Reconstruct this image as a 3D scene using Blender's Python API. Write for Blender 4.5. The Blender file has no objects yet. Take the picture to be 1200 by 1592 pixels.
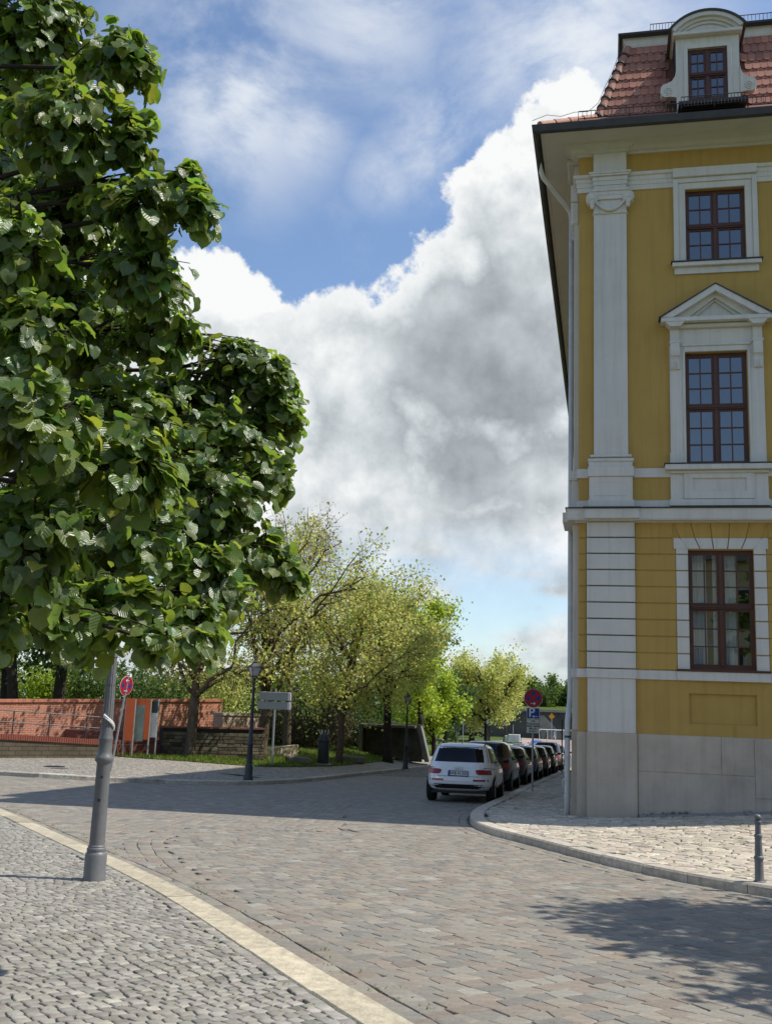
import bpy, bmesh, math, random
import numpy as np
from mathutils import Matrix, Vector
PI = math.pi
R = math.radians
random.seed(4); RNG = np.random.default_rng(7)
sc = bpy.context.scene
C = sc.collection

# ------------------------------------------------------------------ camera
F_PX, CX, CY = 1613.0, 600.0, 796.0          # focal length in pixels of the 1200 x 1592 photograph
PITCH, ROLL, EYE = R(10.768), R(2.121), 1.65
THETA = R(12.154)                              # the palace front is turned this far from the picture plane
def cam_matrix():
    cp, sp = math.cos(PITCH), math.sin(PITCH)
    A = np.array([[1, 0, 0], [0, sp, -cp], [0, cp, sp]])
    c, s = math.cos(ROLL), math.sin(ROLL)
    return np.array([[c, -s, 0], [s, c, 0], [0, 0, 1.]]) @ A      # rows: right, down, forward
CM = cam_matrix()
cam_d = bpy.data.cameras.new('camera'); cam = bpy.data.objects.new('camera', cam_d); C.objects.link(cam)
m3 = Matrix([[CM[0][i], -CM[1][i], -CM[2][i]] for i in range(3)])
cam.matrix_world = Matrix.Translation((0, 0, EYE)) @ m3.to_4x4()
cam_d.sensor_fit = 'VERTICAL'; cam_d.sensor_height = 24.0; cam_d.lens = 24.0 * F_PX / 1592.0
cam_d.clip_start = 0.05; cam_d.clip_end = 5000
sc.camera = cam
sc.render.resolution_x, sc.render.resolution_y = 771, 1024

# ------------------------------------------------------------------ light
SUN_AZ, SUN_EL = 4.0, 53.8     # degrees from +X towards the camera side, elevation
sdir = Vector((math.cos(R(SUN_EL)) * math.cos(R(SUN_AZ)), -math.cos(R(SUN_EL)) * math.sin(R(SUN_AZ)), math.sin(R(SUN_EL))))
sun_d = bpy.data.lights.new('sun', 'SUN'); sun_d.energy = 4.2; sun_d.angle = R(0.53); sun_d.color = (1.0, 0.95, 0.87)
sun = bpy.data.objects.new('sun', sun_d); C.objects.link(sun)
sun.rotation_euler = sdir.to_track_quat('Z', 'Y').to_euler()
sc.view_settings.view_transform = 'Standard'; sc.view_settings.look = 'None'
sc.view_settings.gamma = 1.0; sc.view_settings.use_curve_mapping = False
sc.view_settings.exposure = 0.22
sc.cycles.max_bounces = 6; sc.cycles.diffuse_bounces = 3; sc.cycles.glossy_bounces = 3
sc.cycles.transmission_bounces = 4; sc.cycles.transparent_max_bounces = 8

def ray(x, y):
    d = CM.T @ np.array([(x - CX) / F_PX, (y - CY) / F_PX, 1.0]); return d / np.linalg.norm(d)

def build_world():
    w = bpy.data.worlds.new('World'); sc.world = w; w.use_nodes = True
    nt = w.node_tree; N = nt.nodes; L = nt.links; N.clear()
    def nd(t, **k):
        n = N.new(t)
        for a, b in k.items(): setattr(n, a, b)
        return n
    def mth(op, a, b=None, c=None, clamp=False):
        n = nd('ShaderNodeMath', operation=op, use_clamp=clamp)
        for i, v in enumerate((a, b, c)):
            if v is None: continue
            if isinstance(v, (int, float)): n.inputs[i].default_value = v
            else: L.new(v, n.inputs[i])
        return n.outputs[0]
    def sstep(v, a, b):
        n = nd('ShaderNodeMapRange', interpolation_type='SMOOTHSTEP')
        L.new(v, n.inputs[0]); n.inputs[1].default_value = a; n.inputs[2].default_value = b
        return n.outputs[0]
    tc = nd('ShaderNodeTexCoord'); D = tc.outputs['Generated']
    sky = nd('ShaderNodeTexSky', sky_type='NISHITA', sun_disc=False)
    sky.sun_elevation = R(SUN_EL); sky.sun_rotation = R(90 + SUN_AZ); sky.air_density = 1.0; sky.dust_density = 0.6; sky.ozone_density = 3.0
    bg = nd('ShaderNodeBackground'); bg.inputs[1].default_value = 0.15; L.new(sky.outputs[0], bg.inputs[0])
    def noise(vec, scale, detail, rough, dist=0.0, lac=2.0):
        n = nd('ShaderNodeTexNoise'); L.new(vec, n.inputs['Vector'])
        n.inputs['Scale'].default_value = scale; n.inputs['Detail'].default_value = detail
        n.inputs['Roughness'].default_value = rough; n.inputs['Distortion'].default_value = dist
        return n.outputs[0]
    sep = nd('ShaderNodeSeparateXYZ'); L.new(D, sep.inputs[0]); Z = sep.outputs[2]
    n_big = noise(D, 5.0, 4, 0.55); n_fine = noise(D, 17.0, 8, 0.60); n_mid = noise(D, 8.0, 6, 0.55)
    def shifted(k):
        a = nd('ShaderNodeVectorMath', operation='ADD'); L.new(D, a.inputs[0]); a.inputs[1].default_value = tuple(sdir * k + Vector((0, 0, k * 0.6))); return a.outputs[0]
    rel1 = mth('SUBTRACT', n_fine, noise(shifted(0.020), 17.0, 8, 0.60)); rel2 = mth('SUBTRACT', n_mid, noise(shifted(0.040), 8.0, 6, 0.55))
    relief = mth('ADD', rel1, mth('MULTIPLY', rel2, 1.2))
    # heaps of the cumulus in front of the street: (photo x, photo y, radius in photo pixels)
    heaps = [(815, 335, 128), (905, 270, 120), (700, 480, 118), (640, 560, 120), (545, 530, 92), (455, 550, 78), (350, 480, 80),
             (770, 560, 190), (300, 640, 160), (900, 470, 210), (720, 730, 150), (880, 740, 150), (560, 680, 150), (200, 560, 150), (1050, 350, 190), (1250, 420, 230), (60, 420, 120)]
    f = None
    for px, py, rp in heaps:
        d = ray(px, py); n = nd('ShaderNodeVectorMath', operation='DISTANCE'); L.new(D, n.inputs[0]); n.inputs[1].default_value = tuple(d)
        v = mth('MULTIPLY_ADD', n.outputs['Value'], -6.0, rp / F_PX * 6.0)
        f = v if f is None else mth('SMOOTH_MAX', f, v, 0.12)
    # the layer of far cloud that closes the sky lower down, all round the horizon; scattered heaps elsewhere
    band = mth('SUBTRACT', mth('MULTIPLY', sstep(Z, 0.28, 0.16), 0.9), 0.45)
    scat = mth('MULTIPLY_ADD', mth('SUBTRACT', n_big, 0.70), 3.0, -0.12)
    away = nd('ShaderNodeVectorMath', operation='DISTANCE'); L.new(D, away.inputs[0]); away.inputs[1].default_value = tuple(ray(500, 350))
    scat = mth('MULTIPLY_ADD', sstep(away.outputs['Value'], 0.75, 0.45), -1.0, scat)
    f = mth('MAXIMUM', mth('MAXIMUM', f, band), scat)
    edge = mth('ADD', f, mth('MULTIPLY', mth('SUBTRACT', n_fine, 0.5), 0.62))
    edge = mth('ADD', edge, mth('MULTIPLY', mth('SUBTRACT', n_mid, 0.5), 0.35))
    mask = sstep(edge, -0.01, 0.055)
    low = sstep(Z, 0.19, 0.09)                                    # thinner bands over the horizon with blue between
    st = nd('ShaderNodeMapping'); L.new(D, st.inputs[0]); st.inputs['Scale'].default_value = (1, 1, 3.6)
    n_str = noise(st.outputs[0], 7.0, 7, 0.55)
    hole = mth('MULTIPLY', mth('MULTIPLY', low, sstep(Z, 0.015, 0.06)), sstep(n_str, 0.62, 0.44))
    mask = mth('MULTIPLY', mask, mth('SUBTRACT', 1.0, mth('MULTIPLY', hole, 0.9)))
    # shade in the cloud: bright rims, a grey heart low in the big heap, mottled light elsewhere
    dk = nd('ShaderNodeVectorMath', operation='DISTANCE'); L.new(D, dk.inputs[0]); dk.inputs[1].default_value = tuple(ray(735, 590))
    heart = sstep(mth('ADD', dk.outputs['Value'], mth('MULTIPLY', mth('SUBTRACT', n_mid, 0.5), 0.16)), 0.24, 0.05)
    depth = sstep(edge, 0.05, 0.75)
    st2 = nd('ShaderNodeMapping'); L.new(D, st2.inputs[0]); st2.inputs['Scale'].default_value = (1, 1, 1.9)
    n_sh = noise(st2.outputs[0], 6.0, 7, 0.55)
    mott = sstep(n_sh, 0.36, 0.64)
    dark = mth('MAXIMUM', mth('MULTIPLY', heart, 0.84), mth('MULTIPLY', mth('MULTIPLY', depth, mott), 0.52))
    dark = mth('MAXIMUM', dark, mth('MULTIPLY', sstep(Z, 0.34, 0.16), 0.30))
    dark = mth('MULTIPLY_ADD', relief, mth('MULTIPLY_ADD', heart, 0.9, -1.45), dark)
    dark = mth('MINIMUM', dark, mth('ADD', mth('MULTIPLY', sstep(edge, 0.02, 0.42), 1.0), 0.06), clamp=True)
    cr = nd('ShaderNodeValToRGB'); L.new(dark, cr.inputs[0])
    e = cr.color_ramp.elements; e[0].position = 0; e[0].color = (0.93, 0.94, 0.94, 1); e[1].position = 1; e[1].color = (0.30, 0.335, 0.365, 1)
    x = e.new(0.5); x.color = (0.60, 0.65, 0.68, 1)
    bc = nd('ShaderNodeBackground'); bc.inputs[1].default_value = 0.88; L.new(cr.outputs[0], bc.inputs[0])
    # thin high cloud, drawn out in streaks
    mp = nd('ShaderNodeMapping'); L.new(D, mp.inputs[0]); mp.inputs['Rotation'].default_value = (0, R(30), 0); mp.inputs['Scale'].default_value = (1.0, 1.0, 1.7)
    n_c = noise(mp.outputs[0], 6.0, 9, 0.62, 0.3)
    cir = mth('MULTIPLY', sstep(n_c, 0.48, 0.80), 0.22)
    for px, py, rp, am in ((360, 130, 260, 1.0), (470, 200, 120, 0.8), (680, 220, 140, 0.95), (600, 270, 90, 0.7), (900, 80, 300, 1.0), (560, 0, 220, 0.8)):
        d = ray(px, py); n = nd('ShaderNodeVectorMath', operation='DISTANCE'); L.new(D, n.inputs[0]); n.inputs[1].default_value = tuple(d)
        v = mth('MULTIPLY', sstep(n.outputs['Value'], rp / F_PX, 0.0), am)
        cir = mth('MAXIMUM', cir, mth('MULTIPLY', v, sstep(mth('ADD', n_c, mth('MULTIPLY', n_mid, 0.35)), 0.52, 0.86)))
    bw = nd('ShaderNodeBackground'); bw.inputs[0].default_value = (0.80, 0.85, 0.92, 1); bw.inputs[1].default_value = 0.85
    m1 = nd('ShaderNodeMixShader'); L.new(cir, m1.inputs[0]); L.new(bg.outputs[0], m1.inputs[1]); L.new(bw.outputs[0], m1.inputs[2])
    m2 = nd('ShaderNodeMixShader'); L.new(mask, m2.inputs[0]); L.new(m1.outputs[0], m2.inputs[1]); L.new(bc.outputs[0], m2.inputs[2])
    out = nd('ShaderNodeOutputWorld'); L.new(m2.outputs[0], out.inputs[0])
    w.cycles.sampling_method = 'MANUAL'; w.cycles.sample_map_resolution = 512
build_world()

# ------------------------------------------------------------------ helpers
def tag(o, label=None, cat=None, group=None, kind=None):
    if label: o['label'] = label
    if cat: o['category'] = cat
    if group: o['group'] = group
    if kind: o['kind'] = kind
    return o
def empty(name, loc=(0, 0, 0), rz=0.0, label=None, cat=None, group=None):
    o = bpy.data.objects.new(name, None); C.objects.link(o); o.location = loc; o.rotation_euler = (0, 0, rz)
    o.empty_display_size = 0.2
    return tag(o, label, cat, group)
def copy_tree(o, parent=None):
    c = o.copy(); C.objects.link(c); c.parent = parent
    for ch in list(o.children): copy_tree(ch, c)
    return c

class MB:
    def __init__(s): s.v = []; s.f = []; s.t = []; s.n = 0; s.mi = []
    def add(s, verts, faces, tint=None, mi=0):
        v = np.asarray(verts, float); s.v.append(v)
        s.f += [tuple(i + s.n for i in f) for f in faces]
        s.mi += [mi] * len(faces)
        if tint is not None: s.t.append(np.tile(np.array([*tint, 1.0]), (len(v), 1)) if np.ndim(tint) == 1 else tint)
        s.n += len(v); return s
    def box(s, x0, x1, y0, y1, z0, z1, tint=None, b=0.0, mi=0):
        if b <= 0:
            V = [(x, y, z) for z in (z0, z1) for x, y in ((x0, y0), (x1, y0), (x1, y1), (x0, y1))]
            return s.add(V, [(3, 2, 1, 0), (4, 5, 6, 7), (0, 1, 5, 4), (1, 2, 6, 5), (2, 3, 7, 6), (3, 0, 4, 7)], tint, mi)
        V = []; rings = [(z0, b), (z0 + b, 0), (z1 - b, 0), (z1, b)]
        for z, i in rings:
            k = b
            V += [(x0 + i + k * (i == 0), y0 + i, z), (x1 - i - k * (i == 0), y0 + i, z), (x1 - i, y0 + i + k * (i == 0), z), (x1 - i, y1 - i - k * (i == 0), z),
                  (x1 - i - k * (i == 0), y1 - i, z), (x0 + i + k * (i == 0), y1 - i, z), (x0 + i, y1 - i - k * (i == 0), z), (x0 + i, y0 + i + k * (i == 0), z)]
        Fc = [tuple(range(7, -1, -1)), tuple(range(24, 32))]
        for r in range(3):
            for i in range(8):
                j = (i + 1) % 8; Fc.append((r * 8 + i, r * 8 + j, r * 8 + 8 + j, r * 8 + 8 + i))
        return s.add(V, Fc, tint, mi)
    def prism(s, poly, y0, y1, axis='y', tint=None, mi=0):
        """poly of (a, b): axis y -> (x, z), axis z -> (x, y), axis x -> (y, z)"""
        n = len(poly); V = []
        for d in (y0, y1):
            for a, b in poly: V.append((a, d, b) if axis == 'y' else ((a, b, d) if axis == 'z' else (d, a, b)))
        Fc = [tuple(range(n)), tuple(range(2 * n - 1, n - 1, -1))]
        for i in range(n):
            j = (i + 1) % n; Fc.append((j, i, n + i, n + j))
        return s.add(V, Fc, tint, mi)
    def lathe(s, prof, seg=20, o=(0, 0, 0), cap=True, tint=None, mi=0, flute=0):
        V = []; Fc = []
        for r, z in prof:
            for i in range(seg):
                a = 2 * PI * i / seg; V.append((o[0] + r * math.cos(a), o[1] + r * math.sin(a), o[2] + z))
        for k in range(len(prof) - 1):
            for i in range(seg):
                j = (i + 1) % seg; Fc.append((k * seg + i, k * seg + j, (k + 1) * seg + j, (k + 1) * seg + i))
        if cap:
            Fc.append(tuple(range(seg - 1, -1, -1))); b = (len(prof) - 1) * seg; Fc.append(tuple(range(b, b + seg)))
        return s.add(V, Fc, tint, mi)
    def tube(s, pts, rad, seg=6, tint=None, cap=True, mi=0):
        P = np.asarray(pts, float); n = len(P)
        r = np.full(n, rad) if np.ndim(rad) == 0 else np.asarray(rad, float)
        T = np.gradient(P, axis=0); T /= np.linalg.norm(T, axis=1)[:, None] + 1e-12
        ref = np.array([0, 0, 1.0]) if abs(T[:, 2]).mean() < 0.8 else np.array([1.0, 0, 0])
        U = np.cross(T, ref); U /= np.linalg.norm(U, axis=1)[:, None] + 1e-12; W = np.cross(T, U)
        a = np.arange(seg) * 2 * PI / seg
        V = P[:, None] + r[:, None, None] * (np.cos(a)[None, :, None] * U[:, None] + np.sin(a)[None, :, None] * W[:, None])
        Fc = []
        for k in range(n - 1):
            for i in range(seg):
                j = (i + 1) % seg; Fc.append((k * seg + j, k * seg + i, (k + 1) * seg + i, (k + 1) * seg + j))
        if cap: Fc.append(tuple(range(seg))); Fc.append(tuple(range(n * seg - 1, (n - 1) * seg - 1, -1)))
        return s.add(V.reshape(-1, 3), Fc, tint, mi)
    def mesh(s, name, mat, smooth=False, angle=None):
        me = bpy.data.meshes.new(name)
        V = np.concatenate(s.v) if s.v else np.zeros((0, 3))
        me.from_pydata(V.tolist(), [], s.f); 
        mats = mat if isinstance(mat, (list, tuple)) else [mat]
        for m in mats: me.materials.append(m)
        if len(mats) > 1: me.polygons.foreach_set('material_index', s.mi)
        if s.t and sum(len(t) for t in s.t) == len(V):
            a = me.attributes.new('tint', 'FLOAT_COLOR', 'POINT'); a.data.foreach_set('color', np.concatenate(s.t).astype(np.float32).ravel())
        if smooth:
            me.polygons.foreach_set('use_smooth', [True] * len(me.polygons))
            if angle: me.set_sharp_from_angle(angle=R(angle))
        me.update(); return me
    def build(s, name, mat, parent=None, smooth=False, angle=None, loc=None, rot=None):
        o = bpy.data.objects.new(name, s.mesh(name, mat, smooth, angle)); C.objects.link(o)
        if parent: o.parent = parent
        if loc is not None: o.location = loc
        if rot is not None: o.rotation_euler = rot
        return o
def mesh_np(name, V, Fq, mat, tint=None, smooth=False, luv=None):
    """fast mesh from numpy: V (n,3), Fq (m,k) faces all of k corners"""
    me = bpy.data.meshes.new(name); k = Fq.shape[1]
    me.vertices.add(len(V)); me.vertices.foreach_set('co', V.astype(np.float32).ravel())
    me.loops.add(Fq.size); me.loops.foreach_set('vertex_index', Fq.astype(np.int32).ravel())
    me.polygons.add(len(Fq)); me.polygons.foreach_set('loop_start', np.arange(0, Fq.size, k, dtype=np.int32))
    if smooth: me.polygons.foreach_set('use_smooth', np.ones(len(Fq), bool))
    me.update(calc_edges=True); me.materials.append(mat)
    if tint is not None:
        a = me.attributes.new('tint', 'FLOAT_COLOR', 'POINT'); t = np.ones((len(V), 4), np.float32); t[:, :3] = tint; a.data.foreach_set('color', t.ravel())
    if luv is not None:
        a = me.attributes.new('luv', 'FLOAT_VECTOR', 'POINT'); a.data.foreach_set('vector', luv.astype(np.float32).ravel())
    return me
def link(name, me, parent=None, loc=None):
    o = bpy.data.objects.new(name, me); C.objects.link(o)
    if parent: o.parent = parent
    if loc is not None: o.location = loc
    return o

# ------------------------------------------------------------------ materials
MATS = {}
def mat(name, col, rough=0.7, var=0.12, scale=3.0, bump=0.0, bscale=40.0, spec=0.4, metal=0.0, tint=False, stain=0.0, coords='Object', ior=1.5, coat=0.0, streak=0.0):
    if name in MATS: return MATS[name]
    m = bpy.data.materials.new(name); m.use_nodes = True; nt = m.node_tree; N = nt.nodes; L = nt.links
    b = N['Principled BSDF']; b.inputs['Roughness'].default_value = rough; b.inputs['Metallic'].default_value = metal
    b.inputs['Specular IOR Level'].default_value = spec; b.inputs['IOR'].default_value = ior; b.inputs['Coat Weight'].default_value = coat
    tc = N.new('ShaderNodeTexCoord'); vec = tc.outputs[coords]
    n1 = N.new('ShaderNodeTexNoise'); n1.inputs['Scale'].default_value = scale; n1.inputs['Detail'].default_value = 6; n1.inputs['Roughness'].default_value = 0.65
    L.new(vec, n1.inputs['Vector'])
    mr = N.new('ShaderNodeMapRange'); mr.inputs[1].default_value = 0.3; mr.inputs[2].default_value = 0.7; mr.inputs[3].default_value = 1 - var; mr.inputs[4].default_value = 1 + var
    L.new(n1.outputs[0], mr.inputs[0])
    vm = N.new('ShaderNodeVectorMath'); vm.operation = 'MULTIPLY'
    if tint:
        at_ = N.new('ShaderNodeAttribute'); at_.attribute_name = 'tint'
        v2 = N.new('ShaderNodeVectorMath'); v2.operation = 'MULTIPLY'; L.new(at_.outputs['Color'], v2.inputs[0]); v2.inputs[1].default_value = col[:3]
        L.new(v2.outputs[0], vm.inputs[0])
    else: vm.inputs[0].default_value = col[:3]
    L.new(mr.outputs[0], vm.inputs[1]); last = vm.outputs[0]
    if stain > 0:
        n2 = N.new('ShaderNodeTexNoise'); n2.inputs['Scale'].default_value = scale * 0.35; n2.inputs['Detail'].default_value = 8; n2.inputs['Roughness'].default_value = 0.7; L.new(vec, n2.inputs['Vector'])
        m2 = N.new('ShaderNodeMapRange'); m2.inputs[1].default_value = 0.55; m2.inputs[2].default_value = 0.75; m2.inputs[3].default_value = 1; m2.inputs[4].default_value = 1 - stain; L.new(n2.outputs[0], m2.inputs[0])
        v3 = N.new('ShaderNodeVectorMath'); v3.operation = 'MULTIPLY'; L.new(last, v3.inputs[0]); L.new(m2.outputs[0], v3.inputs[1]); last = v3.outputs[0]
    if streak > 0:                                              # rain streaks and run-off marks
        mp = N.new('ShaderNodeMapping'); mp.inputs['Scale'].default_value = (7, 7, .28); L.new(vec, mp.inputs[0]); n4 = N.new('ShaderNodeTexNoise'); n4.inputs['Scale'].default_value = 1.0; n4.inputs['Detail'].default_value = 7; n4.inputs['Roughness'].default_value = 0.7; L.new(mp.outputs[0], n4.inputs['Vector'])
        m4 = N.new('ShaderNodeMapRange'); m4.inputs[1].default_value = 0.48; m4.inputs[2].default_value = 0.72; m4.inputs[3].default_value = 1; m4.inputs[4].default_value = 1 - streak; L.new(n4.outputs[0], m4.inputs[0])
        v4 = N.new('ShaderNodeVectorMath'); v4.operation = 'MULTIPLY'; L.new(last, v4.inputs[0]); L.new(m4.outputs[0], v4.inputs[1]); last = v4.outputs[0]
    L.new(last, b.inputs['Base Color'])
    if bump > 0:
        n3 = N.new('ShaderNodeTexNoise'); n3.inputs['Scale'].default_value = bscale; n3.inputs['Detail'].default_value = 5; L.new(vec, n3.inputs['Vector'])
        bp = N.new('ShaderNodeBump'); bp.inputs['Strength'].default_value = bump; bp.inputs['Distance'].default_value = 0.02; L.new(n3.outputs[0], bp.inputs['Height']); L.new(bp.outputs[0], b.inputs['Normal'])
    MATS[name] = m; return m
def leaf_mat(name, col, trans=(0.25, 0.38, 0.04), tw=0.35, rough=0.4, spec=0.5, veins=False):
    m = bpy.data.materials.new(name); m.use_nodes = True; nt = m.node_tree; N = nt.nodes; L = nt.links
    b = N['Principled BSDF']; b.inputs['Roughness'].default_value = rough; b.inputs['Specular IOR Level'].default_value = spec
    at_ = N.new('ShaderNodeAttribute'); at_.attribute_name = 'tint'
    v = N.new('ShaderNodeVectorMath'); v.operation = 'MULTIPLY'; v.inputs[1].default_value = col; L.new(at_.outputs['Color'], v.inputs[0]); L.new(v.outputs[0], b.inputs['Base Color'])
    t = N.new('ShaderNodeBsdfTranslucent'); v2 = N.new('ShaderNodeVectorMath'); v2.operation = 'MULTIPLY'; v2.inputs[1].default_value = trans; L.new(at_.outputs['Color'], v2.inputs[0]); L.new(v2.outputs[0], t.inputs[0])
    if veins:
        al = N.new('ShaderNodeAttribute'); al.attribute_name = 'luv'; sp = N.new('ShaderNodeSeparateXYZ'); L.new(al.outputs['Vector'], sp.inputs[0])
        ab = N.new('ShaderNodeMath'); ab.operation = 'ABSOLUTE'; L.new(sp.outputs[0], ab.inputs[0])
        ph = N.new('ShaderNodeMath'); ph.operation = 'MULTIPLY_ADD'; L.new(ab.outputs[0], ph.inputs[0]); ph.inputs[1].default_value = -.75; L.new(sp.outputs[1], ph.inputs[2])
        fr = N.new('ShaderNodeMath'); fr.operation = 'PINGPONG'; L.new(ph.outputs[0], fr.inputs[0]); fr.inputs[1].default_value = .085
        mr = N.new('ShaderNodeMapRange'); L.new(fr.outputs[0], mr.inputs[0]); mr.inputs[1].default_value = 0; mr.inputs[2].default_value = .06
        mid = N.new('ShaderNodeMapRange'); L.new(ab.outputs[0], mid.inputs[0]); mid.inputs[1].default_value = 0; mid.inputs[2].default_value = .035
        mm = N.new('ShaderNodeMath'); mm.operation = 'MULTIPLY'; L.new(mr.outputs[0], mm.inputs[0]); L.new(mid.outputs[0], mm.inputs[1])
        bp = N.new('ShaderNodeBump'); bp.inputs['Strength'].default_value = .28; bp.inputs['Distance'].default_value = .006; L.new(mm.outputs[0], bp.inputs['Height']); L.new(bp.outputs[0], b.inputs['Normal'])
        sc2 = N.new('ShaderNodeMapRange'); L.new(mm.outputs[0], sc2.inputs[0]); sc2.inputs[3].default_value = 1.15; sc2.inputs[4].default_value = .97
        vv = N.new('ShaderNodeVectorMath'); vv.operation = 'MULTIPLY'; L.new(v.outputs[0], vv.inputs[0]); L.new(sc2.outputs[0], vv.inputs[1]); L.new(vv.outputs[0], b.inputs['Base Color'])
    mx = N.new('ShaderNodeMixShader'); mx.inputs[0].default_value = tw; L.new(b.outputs[0], mx.inputs[1]); L.new(t.outputs[0], mx.inputs[2]); L.new(mx.outputs[0], N['Material Output'].inputs[0])
    return m
def brick_mat(name, c1, c2, mortar, bw, bh, bump=0.6, msize=0.012, stain=0.0):
    m = bpy.data.materials.new(name); m.use_nodes = True; nt = m.node_tree; N = nt.nodes; L = nt.links
    b = N['Principled BSDF']; b.inputs['Roughness'].default_value = 0.9; b.inputs['Specular IOR Level'].default_value = 0.2
    tc = N.new('ShaderNodeTexCoord'); sp = N.new('ShaderNodeSeparateXYZ'); L.new(tc.outputs['Object'], sp.inputs[0])
    ad = N.new('ShaderNodeMath'); ad.operation = 'ADD'; L.new(sp.outputs[0], ad.inputs[0]); L.new(sp.outputs[1], ad.inputs[1])
    cb = N.new('ShaderNodeCombineXYZ'); L.new(ad.outputs[0], cb.inputs[0]); L.new(sp.outputs[2], cb.inputs[1])
    br = N.new('ShaderNodeTexBrick'); L.new(cb.outputs[0], br.inputs['Vector'])
    br.inputs['Color1'].default_value = (*c1, 1); br.inputs['Color2'].default_value = (*c2, 1); br.inputs['Mortar'].default_value = (*mortar, 1)
    br.inputs['Scale'].default_value = 1.0; br.inputs['Brick Width'].default_value = bw; br.inputs['Row Height'].default_value = bh; br.inputs['Mortar Size'].default_value = msize; br.inputs['Bias'].default_value = 0.0
    n = N.new('ShaderNodeTexNoise'); n.inputs['Scale'].default_value = 1.3; n.inputs['Detail'].default_value = 8; n.inputs['Roughness'].default_value = 0.7; L.new(tc.outputs['Object'], n.inputs['Vector'])
    mr = N.new('ShaderNodeMapRange'); mr.inputs[1].default_value = 0.35; mr.inputs[2].default_value = 0.7; mr.inputs[3].default_value = 1.2; mr.inputs[4].default_value = 0.75 - stain; L.new(n.outputs[0], mr.inputs[0])
    v = N.new('ShaderNodeVectorMath'); v.operation = 'MULTIPLY'; L.new(br.outputs[0], v.inputs[0]); L.new(mr.outputs[0], v.inputs[1]); L.new(v.outputs[0], b.inputs['Base Color'])
    bp = N.new('ShaderNodeBump'); bp.inputs['Strength'].default_value = bump; bp.inputs['Distance'].default_value = 0.02; bp.invert = True; L.new(br.outputs['Fac'], bp.inputs['Height']); L.new(bp.outputs[0], b.inputs['Normal'])
    return m

M_YEL = mat('ochre render', (0.475, 0.305, 0.085), 0.85, 0.07, 0.9, 0.12, 60, 0.25, stain=0.10, streak=0.16)
M_WHT = mat('off white render', (0.64, 0.61, 0.545), 0.8, 0.06, 1.3, 0.10, 60, 0.3, stain=0.12, streak=0.17)
M_SOF = mat('cream cornice paint', (0.60, 0.57, 0.48), 0.8, 0.07, 1.3, 0.08, 50, 0.3, stain=0.16)
M_PLI = mat('grey plinth render', (0.50, 0.425, 0.335), 0.85, 0.12, 1.4, 0.18, 45, 0.25, stain=0.22, streak=0.14)
M_FRM = mat('brown window paint', (0.085, 0.034, 0.020), 0.42, 0.15, 5, 0, 0, 0.4)
M_GLS = mat('window glass', (0.006, 0.011, 0.022), 0.02, 0.05, 2, 0.0, 0, 0.9, ior=1.9)
M_ZNC = mat('dark zinc', (0.045, 0.042, 0.040), 0.55, 0.2, 4, 0, 0, 0.4)
M_TIL = mat('clay tile', (0.37, 0.165, 0.115), 0.75, 0.18, 9, 0.2, 60, 0.35, tint=True, stain=0.15)
M_TIR = mat('clay tile bed', (0.17, 0.075, 0.055), 0.85, 0.18, 9, 0.2, 60, 0.3)
M_PIP = mat('downpipe paint', (0.60, 0.585, 0.54), 0.6, 0.10, 2.5, 0, 0, 0.3, stain=0.2)
M_IRN = mat('black iron', (0.018, 0.018, 0.020), 0.5, 0.15, 8, 0, 0, 0.4)
M_SET = mat('granite sett', (1, 1, 1), 0.76, 0.20, 14, 0.22, 55, 0.35, tint=True, coords='Object', stain=0.15)
M_JNT = mat('joint sand', (0.20, 0.18, 0.15), 0.95, 0.3, 6, 0.5, 50, 0.1)
M_JNT2 = mat('dark joint soil', (0.055, 0.052, 0.040), 0.95, 0.35, 5, 0.4, 60, 0.1)
M_KRB = mat('granite kerb', (1, 1, 1), 0.8, 0.28, 9, 0.5, 45, 0.3, tint=True, stain=0.38)
M_GRS = mat('grass soil', (0.075, 0.105, 0.022), 0.95, 0.4, 2.0, 0.6, 25, 0.1)
M_BRK = mat('bark', (0.115, 0.088, 0.062), 0.92, 0.35, 7, 0.7, 25, 0.15)
M_BRD = mat('dark bark', (0.040, 0.032, 0.025), 0.92, 0.35, 7, 0.7, 25, 0.15)
M_LMP = mat('grey lamp paint', (0.15, 0.152, 0.155), 0.45, 0.12, 9, 0.05, 40, 0.45)
M_LMD = mat('dark lamp paint', (0.035, 0.040, 0.043), 0.5, 0.12, 9, 0, 0, 0.4)
M_LGL = mat('lantern glass', (0.50, 0.50, 0.46), 0.25, 0.1, 5, 0, 0, 0.5)
M_PLT = mat('white plastic', (0.75, 0.75, 0.73), 0.5, 0.05, 5)
M_GLV = mat('galvanised steel', (0.33, 0.34, 0.34), 0.5, 0.12, 8, 0, 0, 0.5, metal=0.3)

# ------------------------------------------------------------------ terrain
CT, ST = math.cos(THETA), math.sin(THETA)
def ss(a, b, t):
    t = np.clip((np.asarray(t, float) - a) / (b - a), 0, 1); return t * t * (3 - 2 * t)
def G(x, y):
    """height of the roadway: falls away from the camera, the lawn on the left stays higher"""
    x = np.asarray(x, float); y = np.asarray(y, float); u = x * CT - y * ST
    t = np.clip((y - 80) / 80, 0, 1)
    st = -.0255 * np.clip(y, -40, 80) - (2 * t - t * t) * 1.25
    lw = -.0255 * np.clip(y, -40, 24) - .004 * np.clip(y - 24, 0, 40) - ss(64, 160, y) * 2.4
    w = ss(-10.5, -17, u) * ss(18, 30, y)
    lat = .075 * np.log1p(np.exp(np.clip((x - 4.2) * 2, -30, 30))) / 2 * np.clip(1 - (y - 26) / 14, 0, 1) * ss(14, 20, y)
    return st * (1 - w) + lw * w + np.minimum(lat, .6)
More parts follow.
